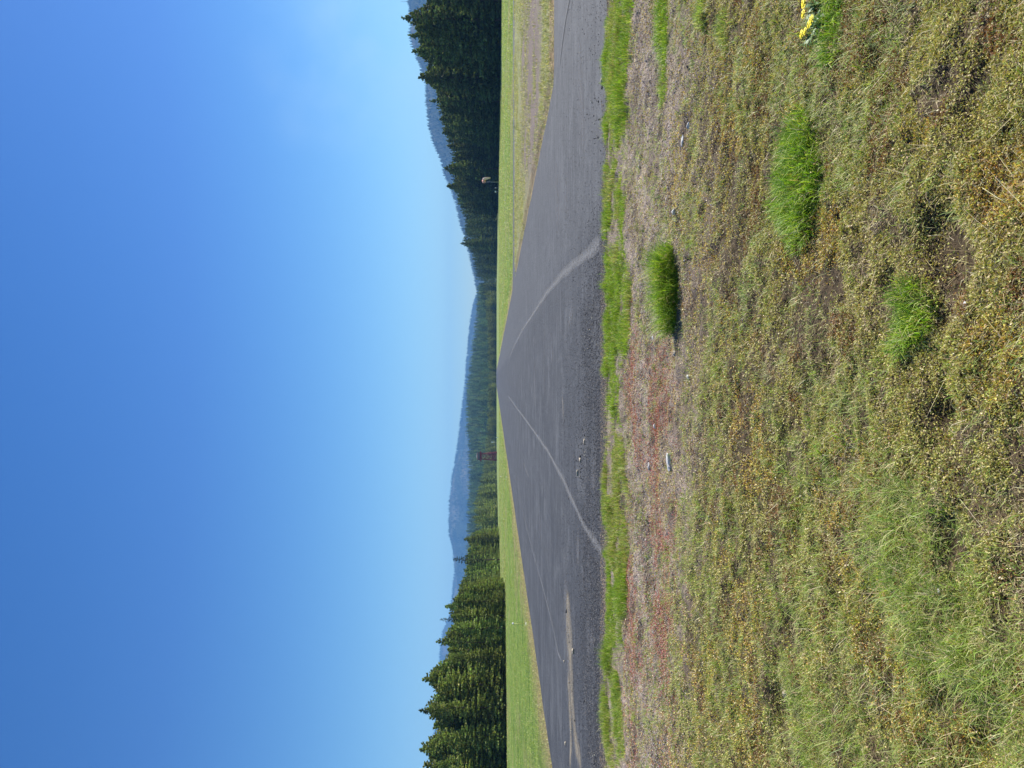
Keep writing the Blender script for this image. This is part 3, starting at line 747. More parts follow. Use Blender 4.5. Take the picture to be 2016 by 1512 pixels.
tuft('shaded olive tuft between the gravel patch and the dandelions', [(a.x, a.y, 0.2, 0.12, 1.0)], 1100, 0.10, 'green', w=0.003)
a = at(1440, 60)
tuft('small thin tuft with dark gap beside it, above the dandelions', [(a.x, a.y, 0.16, 0.1, 1.0)], 700, 0.07, 'green', w=0.0028)

# ------------------------------------------------------------------ dandelions
M_PETAL = plain('dandelion_petals', (0.92, 0.72, 0.002), 0.6, var=0.15, scale=200)
M_STEM = plain('dandelion_stem', (0.16, 0.24, 0.06), 0.6, scale=30)
def dandelion(px, py, label, r=0.02, hh=0.075, seed=0):
    rr = random.Random(seed)
    base = at(px + 26, py)
    h = EYE - (px - HOR) / FPX * base.y          # head height so that it stands over its own root
    h = max(0.045, min(0.11, h))
    zg = float(verge_z(base.x, base.y))
    t = empty('dandelion', (base.x, base.y, zg))
    tag(t, label, 'dandelion', 'yellow dandelions flowering in one clump')
    m = MB(); tx, ty = rr.uniform(-0.012, 0.012), rr.uniform(-0.012, 0.012)
    m.tube([(0, 0, -0.01), (tx * 0.3, ty * 0.3, h * 0.5), (tx, ty, h - 0.004)], [0.0022, 0.002, 0.0022], 6)
    m.build('stem', M_STEM, t, True)
    m = MB()
    for ring, (rad, tilt, cnt) in enumerate(((1.0, 0.15, 24), (0.78, 0.5, 20), (0.52, 0.85, 14), (0.25, 1.2, 8))):
        for k in range(cnt):
            a = 6.283 * (k + rr.random() * 0.5) / cnt; L = r * rad * rr.uniform(0.85, 1.1)
            c, s_ = math.cos(a), math.sin(a); w = r * 0.13
            p0 = Vector((tx, ty, h)); up = math.sin(tilt) * L * 0.8; ro = math.cos(tilt) * L
            p1 = p0 + Vector((c * ro * 0.55, s_ * ro * 0.55, up * 0.9 + 0.002)); p2 = p0 + Vector((c * ro, s_ * ro, up))
            sd = Vector((-s_, c, 0)) * w
            m.add([p0 - sd * 0.3, p0 + sd * 0.3, p1 + sd, p1 - sd, p2 + sd * 0.8, p2 - sd * 0.8], [(0, 1, 2, 3), (3, 2, 4, 5)])
    m.build('flower_head', M_PETAL, t)
    # toothed leaves in a rosette
    m = MB()
    for k in range(6):
        a = 6.283 * (k + rr.random()) / 6; L = rr.uniform(0.05, 0.10); c, s_ = math.cos(a), math.sin(a)
        pts = 7; prev = None
        for i in range(pts):
            u = i / (pts - 1); w = 0.009 * math.sin(math.pi * min(1, u * 0.9 + 0.08)) * (1.25 if i % 2 else 0.6)
            z = 0.035 * math.sin(u * 2.2)
            p = Vector((c * L * u, s_ * L * u, z)); sd = Vector((-s_, c, 0)) * w
            cur = (p - sd, p + sd)
            if prev: m.add([prev[0], prev[1], cur[1], cur[0]], [(0, 1, 2, 3)])
            prev = cur
    m.build('leaf_rosette', M_LEAF, t)
    return t
M_LEAF = plain('dandelion_leaf', (0.07, 0.15, 0.02), 0.5, scale=40, var=0.3)
for i, (px, py, r_, lb) in enumerate([
        (1592, 4, 0.027, 'largest yellow dandelion, half cut off by the frame edge'),
        (1587, 19, 0.023, 'yellow dandelion touching the largest one, just inside the frame edge'),
        (1607, 38, 0.024, 'yellow dandelion of the middle pair, the one lower on its stem'),
        (1599, 42, 0.020, 'yellow dandelion of the middle pair, the one nearer the pavement'),
        (1592, 57, 0.019, 'smaller yellow dandelion tucked behind the outermost one'),
        (1583, 64, 0.022, 'outermost yellow dandelion of the clump, nearest the big green tuft')]):
    dandelion(px, py, lb, r_, seed=i)
a = at(1650, 55)
V8 = tuft('dark green grass clump growing around the dandelions', [(a.x, a.y, 0.16, 0.12, 1.0), (a.x + 0.18, a.y, 0.14, 0.12, 0.9)], 900, 0.10, 'lush', w=0.004)

# ------------------------------------------------------------------ stones one can pick out
M_PALE = plain('pale_stone', (0.52, 0.50, 0.47), 0.8, scale=30, var=0.3, bump=0.01)
M_TANROCK = plain('tan_clod', (0.42, 0.35, 0.26), 0.9, scale=30, var=0.35, bump=0.01)
M_DARKROCK = plain('dark_asphalt_crumb', (0.05, 0.05, 0.055), 0.9, scale=60, var=0.4, bump=0.01)
def rock(name, px, py, dims, mat, label, cat, group=None, seed=0, onroad=True):
    import bmesh
    bm = bmesh.new(); bmesh.ops.create_icosphere(bm, subdivisions=2, radius=0.5)
    rr = random.Random(seed * 13 + 5)
    planes = [(Vector((rr.gauss(0, 1), rr.gauss(0, 1), rr.gauss(0, 0.8))).normalized(), rr.uniform(0.28, 0.42)) for _ in range(9)]
    for v in bm.verts:
        for nrm, d_ in planes:
            k = v.co.dot(nrm)
            if k > d_: v.co -= nrm * (k - d_)
        v.co += Vector((rr.uniform(-1, 1), rr.uniform(-1, 1), rr.uniform(-1, 1))) * 0.018
        v.co.x *= dims[0]; v.co.y *= dims[1]; v.co.z *= dims[2]
    me = bpy.data.meshes.new(name); bm.to_mesh(me); bm.free()
    o = link(name, me, mat)
    p = at(px, py); z = 0.0 if onroad else float(verge_z(p.x, p.y)) + 0.004
    o.location = (p.x, p.y, z + dims[2] * 0.30); o.rotation_euler = (rr.uniform(-.2, .2), rr.uniform(-.2, .2), rr.uniform(-0.3, 0.3))
    return tag(o, label, cat, group)
rock('stone', 1321, 912, (0.19, 0.09, 0.05), M_PALE, 'large flat bluish white stone lying in the red moss', 'stone', seed=1, onroad=False)
rock('stone', 1283, 918, (0.09, 0.05, 0.035), M_PALE, 'small bluish white stone behind the large flat white one', 'stone', seed=2, onroad=False)
rock('stone', 1361, 246, (0.07, 0.045, 0.035), M_PALE, 'small white stone, first of the short row beyond the largest tuft', 'stone', seed=3, onroad=False)
rock('stone', 1353, 275, (0.12, 0.035, 0.03), M_PALE, 'long thin white stone beside a small white one beyond the largest tuft', 'stone', seed=4, onroad=False)
rock('stone', 1340, 416, (0.06, 0.05, 0.04), M_PALE, 'round cream stone between the dense upright tuft and the largest tuft', 'stone', seed=5, onroad=False)
rock('stone', 1334, 695, (0.07, 0.05, 0.04), M_TANROCK, 'tan stone beside the end of the dense upright tuft', 'stone', seed=6, onroad=False)
rock('stone', 1290, 665, (0.06, 0.04, 0.03), M_PALE, 'small grey stone behind the dense upright tuft, in red moss', 'stone', seed=7, onroad=False)
rock('stone', 1358, 742, (0.05, 0.05, 0.03), M_PALE, 'small greenish white stone in the bare gravel', 'stone', seed=8, onroad=False)
rock('stone', 1296, 840, (0.05, 0.04, 0.03), M_PALE, 'small white stone amid the red moss', 'stone', seed=9, onroad=False)
rock('stone', 1545, 1374, (0.05, 0.04, 0.03), M_TANROCK, 'small tan stone on the bare hollow in the moss', 'stone', seed=10, onroad=False)
rock('stone', 1926, 596, (0.022, 0.018, 0.014), M_PALE, 'tiny white pebble in the dark hollow by the small tuft', 'stone', seed=12, onroad=False)
rock('stone', 1884, 1170, (0.028, 0.014, 0.012), M_PALE, 'tiny oblong white pebble by the sprawling pale tuft', 'stone', seed=13, onroad=False)
# clods on the asphalt
cl_ = [(1131, 1284, .13, .12, .07, 0, 'largest grey clod on the dusty streak, with a dark shadow'), (1117, 1205, .10, .08, .05, 2, 'dark crumb at the head of the dusty streak'),
       (1115, 1468, .11, .09, .05, 1, 'pale clod on the asphalt nearest the frame edge'), (1112, 1305, .07, .06, .04, 1, 'small white clod where the thin seam ends'),
       (1139, 932, .14, .10, .05, 1, 'pale flat crumb heading the debris line on the asphalt'), (1144, 905, .13, .09, .05, 1, 'tan crumb in the middle of the debris line'),
       (1152, 870, .12, .08, .04, 1, 'white streaky crumb at the end of the debris line'), (1144, 900, .08, .06, .04, 2, 'black crumb pressed against the tan one of the debris line'),
       (1138, 928, .08, .06, .03, 2, 'black crumb beside the pale flat one heading the debris line'), (1153, 714, .06, .05, .03, 2, 'lone black crumb with a tan fleck on the asphalt middle'),
       (1152, 1384, .10, .05, .03, 2, 'dark crumb on the short second streak of dust'), (1185, 160, .12, .07, .04, 1, 'tan crumb on the pale apron near the bright border'),
       (1186, 172, .09, .06, .04, 2, 'dark crumb beside the tan one on the pale apron'), (1162, 650, .05, .04, .03, 1, 'small white crumb near the pale dust arc')]
for i, (px, py, a_, b_, c_, k, lb) in enumerate(cl_):
    rock('clod', px, py, (a_, b_, c_), (M_DARKROCK if k == 2 else M_TANROCK), lb, 'clod', 'loose clods on the asphalt', seed=20 + i)
# finer crumbs following the dusty streak and the debris line
rr = random.Random(3)
cr_ = []
for i in range(40):
    t = rr.random(); cr_.append((1118 + 12 * t + rr.gauss(0, 3), 1200 + 260 * t))
for i in range(60): cr_.append((1147 + rr.gauss(0, 6), rr.uniform(850, 960)))
for i in range(40): cr_.append((1160 + rr.gauss(0, 8), rr.uniform(600, 700)))
for i in range(40): cr_.append((1175 + rr.gauss(0, 8), rr.uniform(190, 300)))
for i in range(26): cr_.append((1172 + rr.gauss(0, 5), rr.uniform(1480, 1515)))
pp = [at(*c) for c in cr_]; m_ = len(pp)
cc = np.array([(0.03, 0.03, 0.035), (0.30, 0.26, 0.2), (0.06, 0.06, 0.06), (0.4, 0.37, 0.3)])[rng.integers(0, 4, m_)]
tag(link('crumbs', np_mesh('crumbs', *stones(m_, np.array([p.x for p in pp]), np.array([p.y for p in pp]), np.full(m_, 0.006), 0.008 + 0.016 * rng.random(m_) ** 2, cc)), M_STONE),
    'fine crumbs strewn along the dusty streaks on the asphalt', 'crumbs', kind='stuff')

# ------------------------------------------------------------------ edge lights, signs, windsock
M_YPOLE = plain('yellow_green_paint', (0.42, 0.45, 0.10), 0.5)
M_WHITE = plain('white_paint', (0.80, 0.80, 0.78), 0.5, var=0.05)
M_GREY = plain('galvanised_steel', (0.42, 0.43, 0.45), 0.45, 0.6, var=0.1)
def edge_light(px, py, h, label, s=1.0):
    p = at(px, py); t = empty('edge_light', (p.x, p.y, 0.0))
    tag(t, label, 'edge light', 'runway edge lights left of the runway')
    m = MB(); m.bar((0, 0, -0.1), (0.02, 0, h), 0.022 * s, 0.018 * s, 8); m.build('pole', M_YPOLE, t, True)
    m = MB(); m.tube([(0.02, 0, h - 0.01), (0.02, 0, h + 0.02), (0.02, 0, h + 0.06), (0.02, 0, h + 0.085)], [0.035 * s, 0.05 * s, 0.045 * s, 0.015 * s], 12); m.build('lamp', M_WHITE, t, True)
    m = MB(); m.tube([(0, 0, -0.03), (0, 0, 0.04), (0, 0, 0.055)], [0.07 * s, 0.07 * s, 0.03 * s], 12); m.build('base', M_WHITE, t, True)
edge_light(1037, 1230, 0.66, 'slim yellow green runway light with white lamp, the nearer one by the straw edge', 1.0)
edge_light(997, 939, 0.80, 'slim runway light farther along the left edge, before the tower', 1.3)
def marker(px_top, py, d, w, h, label, post=0.04, name='marker_sign', pw=None):
    z = height(px_top, d); X = lateral(py, d)
    t = empty(name, (X, d, 0)); tag(t, label, 'sign')
    m = MB(); m.bar((0, 0, -0.2), (0, 0, max(0.1, z - h)), post, post, 8); m.build('post', M_GREY, t, True)
    m = MB(); m.box((0, 0, z - h / 2), (w, 0.06, h)); m.box((0, -0.04, z - h / 2), (w * 0.86, 0.02, h * 0.86)); m.build('panel', M_WHITE, t)
marker(974, 378.5, 262, 0.55, 0.5, 'small white square marker panel beside the windsock')
marker(974.2, 371, 262, 0.22, 0.35, 'tiny grey white marker between the windsock and the square panel', 0.02)
marker(967, 870.5, 560, 0.8, 1.7, 'tall narrow white board in front of the trees by the tower', 0.08)
marker(976, 861.5, 400, 0.5, 0.9, 'low white board farther right of the tower', 0.05)

# windsock
M_SOCK_O = plain('faded_orange_fabric', (0.80, 0.38, 0.28), 0.8, var=0.1)
M_SOCK_W = plain('faded_white_fabric', (0.84, 0.62, 0.52), 0.8, var=0.08)
def windsock():
    d = 267.0; X = lateral(359.5, d)
    t = empty('windsock', (X, d, 0)); tag(t, 'limp faded orange and white windsock on a grey pole before the dark trees', 'windsock')
    top = height(953, d)
    m = MB(); m.bar((0, 0, -0.3), (0, 0, top - 0.2), 0.09, 0.06, 10); m.build('pole', M_GREY, t, True)
    m = MB(); n = 16
    pts = [Vector((0.45 * math.cos(2 * math.pi * i / n) * 0 - 0.25, 0.6 * math.cos(2 * math.pi * i / n), top + 0.6 * math.sin(2 * math.pi * i / n))) for i in range(n + 1)]
    m.tube(pts, [0.025] * (n + 1), 6, cap=False); m.bar((0, 0, top - 0.5), (-0.25, 0, top - 0.5), 0.03); m.bar((0, 0, top - 0.5), (0, 0, top - 0.1), 0.04); m.build('ring', M_GREY, t, True)
    P = [Vector(p) for p in ((-0.25, 0, top), (0.15, 0, top + 0.06), (0.6, 0, top + 0.08), (1.0, 0, top - 0.05), (1.2, 0, top - 0.5), (1.32, 0, top - 1.1), (1.42, 0, top - 1.7), (1.52, 0, top - 2.3))]
    Rr = [0.62, 0.64, 0.62, 0.55, 0.46, 0.38, 0.28, 0.18]
    def sect(a, b, mat, nm):
        m = MB(); m.tube(P[a:b + 1], Rr[a:b + 1], 14, cap=False)
        o = m.build(nm, mat, t, True); sm = o.modifiers.new('thick', 'SOLIDIFY'); sm.thickness = 0.02
    sect(0, 2, M_SOCK_O, 'orange_sleeve'); sect(2, 7, M_SOCK_W, 'white_sleeve')
windsock()

# ------------------------------------------------------------------ lookout tower
M_RED = plain('dark_red_timber', (0.24, 0.028, 0.03), 0.75, var=0.25, scale=1.5)
M_ROOF = plain('weathered_roof', (0.12, 0.12, 0.12), 0.8)
M_GLASS = plain('window_glass', (0.12, 0.15, 0.20), 0.12, var=0.1)
def tower():
    d = 620.0; X = lateral(898.5, d)
    t = empty('lookout_tower', (X, d, 0), R(14)); tag(t, 'dark red timber lookout tower with glazed cabin and walkway rising behind the runway', 'tower')
    zt = [0.0, 3.6, 6.9, 10.0, 13.1]; wid = [3.35, 3.0, 2.7, 2.45, 2.2]
    for sx in (-1, 1):
        for sy in (-1, 1):
            m = MB(); m.bar((sx * wid[0], sy * wid[0], -0.3), (sx * wid[-1], sy * wid[-1], zt[-1]), 0.24, 0.19, 6); m.build('leg', M_RED, t)
    for k in range(4):
        for ax in range(4):
            def corner(i, w_, z):
                c = [(-1, -1), (1, -1), (1, 1), (-1, 1)][i % 4]; return (c[0] * w_, c[1] * w_, z)
            m = MB()
            m.bar(corner(ax, wid[k], zt[k] + .2), corner(ax + 1, wid[k + 1], zt[k + 1]), 0.11)
            m.bar(corner(ax + 1, wid[k], zt[k] + .2), corner(ax, wid[k + 1], zt[k + 1]), 0.11)
            m.build('cross_brace', M_RED, t)
            m = MB(); m.bar(corner(ax, wid[k + 1], zt[k + 1]), corner(ax + 1, wid[k + 1], zt[k + 1]), 0.16); m.build('girt', M_RED, t)
    # boarded lower storey with gaps
    m = MB()
    for z in np.arange(0.4, 4.6, 0.42):
        w_ = 3.3 - 0.09 * z
        for s_ in (-1, 1):
            m.box((0, s_ * w_, z), (w_ * 2, 0.06, 0.22)); m.box((s_ * w_, 0, z), (0.06, w_ * 2, 0.22))
    m.build('lower_boarding', M_RED, t)
    # stairs zigzag inside
    for k in range(4):
        s_ = 1 if k % 2 else -1
        m = MB(); m.bar((-s_ * 1.8, 0.7 * s_, zt[k] + .1), (s_ * 1.8, 0.7 * s_, zt[k + 1]), 0.10); m.bar((-s_ * 1.8, 1.5 * s_, zt[k] + .1), (s_ * 1.8, 1.5 * s_, zt[k + 1]), 0.10)
        for i in range(12):
            u = (i + 0.5) / 12; m.box((-s_ * 1.8 + s_ * 3.6 * u, 1.1 * s_, zt[k] + .1 + (zt[k + 1] - zt[k] - .1) * u), (0.28, 0.9, 0.05))
        m.build('stair', M_RED, t)
    m = MB(); m.box((0, 0, 13.25), (7.6, 7.6, 0.3)); m.build('walkway', M_RED, t)
    m = MB()
    for i in range(9):
        q = -3.7 + 7.4 * i / 8
        for s_ in (-1, 1): m.box((q, s_ * 3.7, 13.95), (0.09, 0.09, 1.1)); m.box((s_ * 3.7, q, 13.95), (0.09, 0.09, 1.1))
    for z in (13.75, 14.1, 14.48):
        for s_ in (-1, 1): m.box((0, s_ * 3.7, z), (7.5, 0.07, 0.16)); m.box((s_ * 3.7, 0, z), (0.07, 7.5, 0.16))
    m.build('railing', M_RED, t)
    m = MB(); m.box((0, 0, 14.0), (5.4, 5.4, 1.2))
    for sx in (-1, 1):
        for sy in (-1, 1): m.box((sx * 2.6, sy * 2.6, 15.35), (0.3, 0.3, 1.6))
    m.box((0, 0, 16.2), (5.5, 5.5, 0.3)); cab = m.build('cabin', M_RED, t)
    for s_ in (-1, 1):
        for q in (-1.7, 0, 1.7):
            m = MB(); m.box((q, s_ * 2.62, 15.3), (1.35, 0.05, 1.25)); m.build('window', M_GLASS, cab)
            m = MB(); m.box((s_ * 2.62, q, 15.3), (0.05, 1.35, 1.25)); m.build('window', M_GLASS, cab)
            m = MB(); m.box((q + 0.85, s_ * 2.64, 15.3), (0.2, 0.1, 1.4)); m.build('window_post', M_RED, cab)
            m = MB(); m.box((s_ * 2.64, q + 0.85, 15.3), (0.1, 0.2, 1.4)); m.build('window_post', M_RED, cab)
    m = MB(); a_ = 3.5
    m.add([(-a_, -a_, 16.37), (a_, -a_, 16.37), (a_, a_, 16.37), (-a_, a_, 16.37), (-a_, -a_, 16.6), (a_, -a_, 16.6), (a_, a_, 16.6), (-a_, a_, 16.6), (0, 0, 17.5)],
          [(3, 2, 1, 0), (0, 1, 5, 4), (1, 2, 6, 5), (2, 3, 7, 6), (3, 0, 4, 7), (4, 5, 8), (5, 6, 8), (6, 7, 8), (7, 4, 8)])
    m.build('roof', M_ROOF, t)
tower()

# ------------------------------------------------------------------ conifers
def crown_arrays(H, Rr, seed, nb=150, per=11, taper=0.85, low=0.04, tilt=0.25, tintbase=(0.055, 0.085, 0.024), spray=0.42, ragged=0.3):
    g = np.random.default_rng(seed)
    t = low + (0.985 - low) * np.linspace(0, 1, nb) ** 0.93
    t = t + g.normal(0, 0.008, nb)
    az = np.arange(nb) * 2.399 + g.normal(0, 0.35, nb)
    prof = np.clip((1 - t), 0.015, 1) ** taper * (0.72 + 0.28 * sstep(0.0, 0.25, t))
    L = Rr * prof * (1 - ragged + 2 * ragged * g.random(nb)) * (0.68 + 0.64 * vnoise(t * 9, az * 1.1, seed))
    el = np.where(t > 0.7, 0.25 + 0.9 * (t - 0.7), tilt * (t - 0.35)) + g.normal(0, 0.1, nb)
    sc, Cx, Ns = [], [], []
    P, U, S_, T = [], [], [], []
    for i in range(nb):
        m = max(3, int(per * (0.35 + L[i] / Rr)))
        s_ = 0.12 + 0.9 * g.random(m) ** 0.75
        dx, dy = math.cos(az[i]), math.sin(az[i])
        side = g.normal(0, 0.24, m) * L[i] * s_
        x = dx * L[i] * s_ - dy * side; y = dy * L[i] * s_ + dx * side
        z = t[i] * H + math.sin(el[i]) * L[i] * s_ - 0.10 * L[i] * s_ ** 2 + g.normal(0, 0.10, m)
        P.append(np.stack([x, y, z], 1))
        u = np.stack([dx + g.normal(0, 0.55, m), dy + g.normal(0, 0.55, m), g.normal(0.18 + 0.5 * (t[i] > 0.8), 0.45, m)], 1)
        U.append(u / np.linalg.norm(u, axis=1)[:, None])
        S_.append(spray * (0.6 + 0.8 * g.random(m)) * (0.6 + 0.4 * L[i] / Rr))
        tone = 0.55 + 0.9 * g.random()
        T.append((tone * (0.65 + 0.7 * g.random(m))))
    P = np.concatenate(P); U = np.concatenate(U); S_ = np.concatenate(S_); T = np.concatenate(T); n = len(P)
    b = g.normal(0, 1, (n, 3)); Vv = np.cross(U, b); Vv /= np.linalg.norm(Vv, axis=1)[:, None]
    s3 = S_[:, None]
    q0 = P - U * s3 * 0.5; q1 = P + Vv * s3 * 0.34; q2 = P + U * s3 * 0.75; q3 = P - Vv * s3 * 0.34
    W = np.cross(U, Vv); q4 = P + W * s3 * 0.30 + U * s3 * 0.1; q5 = P - W * s3 * 0.30 + U * s3 * 0.1
    V = np.stack([q0, q1, q2, q3, q4, q5], 1).reshape(-1, 3)
    o = np.arange(n)[:, None] * 6
    F = np.concatenate([o + [0, 1, 3], o + [1, 2, 3], o + [0, 4, 5], o + [4, 2, 5]], 1).reshape(-1, 3)
    base = np.array(tintbase)
    C = base[None] * T[:, None] * (1 + g.normal(0, 0.07, (n, 3)))
    return V, F, np.repeat(np.clip(C, 0.004, 1), 6, 0)

def trunk_mesh(H, r, bend, seed, branches=0):
    m = MB(); g = random.Random(seed)
    pts = [(bend * math.sin(u * 3), bend * 0.5 * math.sin(u * 5), u * H * 0.97 - (0.3 if u == 0 else 0)) for u in (0, 0.1, 0.3, 0.5, 0.7, 0.9, 1.0)]
    m.tube(pts, [r * k for k in (1.25, 1.0, 0.8, 0.6, 0.4, 0.16, 0.04)], 8)
    for i in range(branches):
        z = H * g.uniform(0.12, 0.92); a = g.uniform(0, 6.283); L = (1 - z / H) * H * 0.15 + 0.5
        m.bar((0, 0, z), (math.cos(a) * L, math.sin(a) * L, z + g.uniform(-0.2, 0.5) * L), r * 0.16, r * 0.05, 4)
    me = bpy.data.meshes.new('trunk'); me.from_pydata(m.v, [], m.f); me.update(); me.materials.append(M_BARK)
    return me

# unit trees are 20 m tall; the near (left) wood is yellower, the shaded right wood cooler and taller
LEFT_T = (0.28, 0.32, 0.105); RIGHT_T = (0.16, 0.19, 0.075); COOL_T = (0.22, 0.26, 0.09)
CROWNS = {}
def variants(key, tint, cfgs):
    out = []
    for i, (Rr, nb, per, taper, low, ragged, spray) in enumerate(cfgs):
        me = np_mesh('crown', *crown_arrays(20, Rr, 100 + i * 7 + len(key), nb, per, taper, low, 0.25, tint, spray, ragged)); me.materials.append(M_NEEDLE)
        out.append((me, trunk_mesh(20, 0.24, 0.12, i, 26)))
    CROWNS[key] = out
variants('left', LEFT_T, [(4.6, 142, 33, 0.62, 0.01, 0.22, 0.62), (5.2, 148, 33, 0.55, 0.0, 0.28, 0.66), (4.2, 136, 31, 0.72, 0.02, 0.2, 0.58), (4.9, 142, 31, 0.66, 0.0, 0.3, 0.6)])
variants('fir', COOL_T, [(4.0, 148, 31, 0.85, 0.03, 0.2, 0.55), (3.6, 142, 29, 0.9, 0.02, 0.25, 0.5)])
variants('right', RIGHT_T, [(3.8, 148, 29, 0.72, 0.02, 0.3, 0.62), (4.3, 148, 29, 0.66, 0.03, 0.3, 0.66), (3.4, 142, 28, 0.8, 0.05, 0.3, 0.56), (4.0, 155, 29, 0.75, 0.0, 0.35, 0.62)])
variants('open', (0.075, 0.10, 0.04), [(3.2, 90, 12, 0.6, 0.25, 0.4, 0.5), (2.6, 70, 10, 0.7, 0.45, 0.4, 0.45)])

COUNT = {'n': 0}
def conifer(x, y, h, key, k, label, group, wide=1.0):
    me_c, me_t = CROWNS[key][k % len(CROWNS[key])]
    t = bpy.data.objects.new('conifer_tree', None); t.empty_display_size = 0.5
    t.location = (x, y, -0.1); s_ = h / 20.0
    ws = wide * s_ * random.uniform(0.92, 1.12)
    t.scale = (ws, ws, s_); t.rotation_euler = (0, 0, random.uniform(0, 6.283))
    COL.objects.link(t); tag(t, label, 'tree', group)
    for nm, me in (('crown', me_c), ('trunk', me_t)):
        o = bpy.data.objects.new(nm, me); o.parent = t; COL.objects.link(o)
    COUNT['n'] += 1
    return t

GL = 'conifers of the sunlit wood left of the runway'
GR = 'conifers of the dark wood right of the runway'
def key_tree(px, py, d, key, k, label, group, wide=1.0):
    return conifer(lateral(py, d), d, height(px, d) + 0.1, key, k, label, group, wide)
# trees that stand out on the left skyline
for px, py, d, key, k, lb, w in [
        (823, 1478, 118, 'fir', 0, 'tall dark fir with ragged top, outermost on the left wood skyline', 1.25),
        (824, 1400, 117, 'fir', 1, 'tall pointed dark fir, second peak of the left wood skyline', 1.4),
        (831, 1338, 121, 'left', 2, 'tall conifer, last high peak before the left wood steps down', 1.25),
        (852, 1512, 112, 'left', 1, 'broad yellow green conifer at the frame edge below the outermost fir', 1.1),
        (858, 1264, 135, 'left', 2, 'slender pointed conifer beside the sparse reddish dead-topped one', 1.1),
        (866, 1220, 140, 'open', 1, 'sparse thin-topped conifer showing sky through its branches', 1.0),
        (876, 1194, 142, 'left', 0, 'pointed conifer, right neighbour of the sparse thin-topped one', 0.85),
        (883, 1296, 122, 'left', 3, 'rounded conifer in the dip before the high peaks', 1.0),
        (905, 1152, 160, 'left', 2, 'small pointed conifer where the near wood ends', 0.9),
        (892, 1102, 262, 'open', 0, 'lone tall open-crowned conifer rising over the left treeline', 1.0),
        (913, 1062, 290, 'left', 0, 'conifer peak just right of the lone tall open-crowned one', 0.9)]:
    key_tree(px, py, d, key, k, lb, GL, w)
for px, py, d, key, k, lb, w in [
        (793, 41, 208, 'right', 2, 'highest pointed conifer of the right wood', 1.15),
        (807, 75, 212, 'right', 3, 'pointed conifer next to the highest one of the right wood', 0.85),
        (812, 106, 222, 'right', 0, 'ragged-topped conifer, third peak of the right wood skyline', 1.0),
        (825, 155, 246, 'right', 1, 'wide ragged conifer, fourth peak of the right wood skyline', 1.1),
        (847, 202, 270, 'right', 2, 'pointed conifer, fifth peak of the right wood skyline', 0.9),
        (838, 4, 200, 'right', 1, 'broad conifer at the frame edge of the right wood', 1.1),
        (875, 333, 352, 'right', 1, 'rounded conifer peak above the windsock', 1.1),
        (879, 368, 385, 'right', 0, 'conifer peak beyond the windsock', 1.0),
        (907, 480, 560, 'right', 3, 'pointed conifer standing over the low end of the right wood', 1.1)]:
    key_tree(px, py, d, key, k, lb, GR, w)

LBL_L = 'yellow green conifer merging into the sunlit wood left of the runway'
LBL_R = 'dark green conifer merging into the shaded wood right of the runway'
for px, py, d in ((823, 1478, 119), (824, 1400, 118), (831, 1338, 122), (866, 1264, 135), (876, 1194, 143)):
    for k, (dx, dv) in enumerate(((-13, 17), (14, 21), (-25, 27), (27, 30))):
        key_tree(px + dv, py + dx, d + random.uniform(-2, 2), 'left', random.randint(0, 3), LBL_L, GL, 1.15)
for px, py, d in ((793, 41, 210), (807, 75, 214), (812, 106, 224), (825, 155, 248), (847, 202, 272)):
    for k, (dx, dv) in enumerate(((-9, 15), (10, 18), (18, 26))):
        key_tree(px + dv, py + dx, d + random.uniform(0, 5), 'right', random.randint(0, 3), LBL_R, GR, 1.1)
# skyline limits so that the mass stays under the peaks
SKY = np.array([(0, 846), (20, 830), (41, 808), (58, 826), (75, 816), (90, 826), (106, 820), (130, 840), (155, 832), (180, 852), (202, 853), (233, 861), (257, 867), (280, 875), (312, 885), (333, 877), (350, 886), (368, 881), (392, 896), (420, 904), (436, 912), (462, 912),
                (480, 909), (496, 925), (517, 929), (541, 933), (565, 943), (605, 946), (629, 951), (640, 960), (740, 962), (846, 959), (905, 955), (912, 951), (941, 943), (960, 938), (991, 929), (1050, 926),
                (1063, 916), (1080, 922), (1102, 914), (1152, 907), (1170, 902), (1194, 884), (1218, 888), (1240, 882), (1263, 866), (1280, 884), (1295, 884), (1315, 866), (1338, 840), (1366, 860), (1385, 846), (1398, 832), (1412, 850), (1427, 860), (1450, 848), (1477, 832), (1500, 850), (1512, 852), (1700, 846)], float)
def limit(X, Y):
    return float(np.interp(VPY - X / Y * FPX, SKY[:, 0], SKY[:, 1]))
placed = []
def free(x, y, r):
    for a_, b_ in placed:
        if (a_ - x) ** 2 + (b_ - y) ** 2 < r * r: return False
    placed.append((x, y)); return True
LBL_L = 'yellow green conifer merging into the sunlit wood left of the runway'
LBL_R = 'dark green conifer merging into the shaded wood right of the runway'
# left near block: its front runs across the view at about 100-117 m
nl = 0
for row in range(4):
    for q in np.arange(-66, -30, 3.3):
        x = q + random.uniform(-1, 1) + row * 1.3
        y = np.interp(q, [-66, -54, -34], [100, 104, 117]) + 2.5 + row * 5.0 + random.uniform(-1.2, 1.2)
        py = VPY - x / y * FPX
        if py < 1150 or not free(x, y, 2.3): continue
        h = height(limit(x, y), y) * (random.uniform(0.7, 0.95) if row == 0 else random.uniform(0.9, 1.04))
        conifer(x, y, h, 'left' if random.random() < 0.8 else 'fir', random.randint(0, 9), LBL_L, GL, 1.0 if row else 1.15); nl += 1
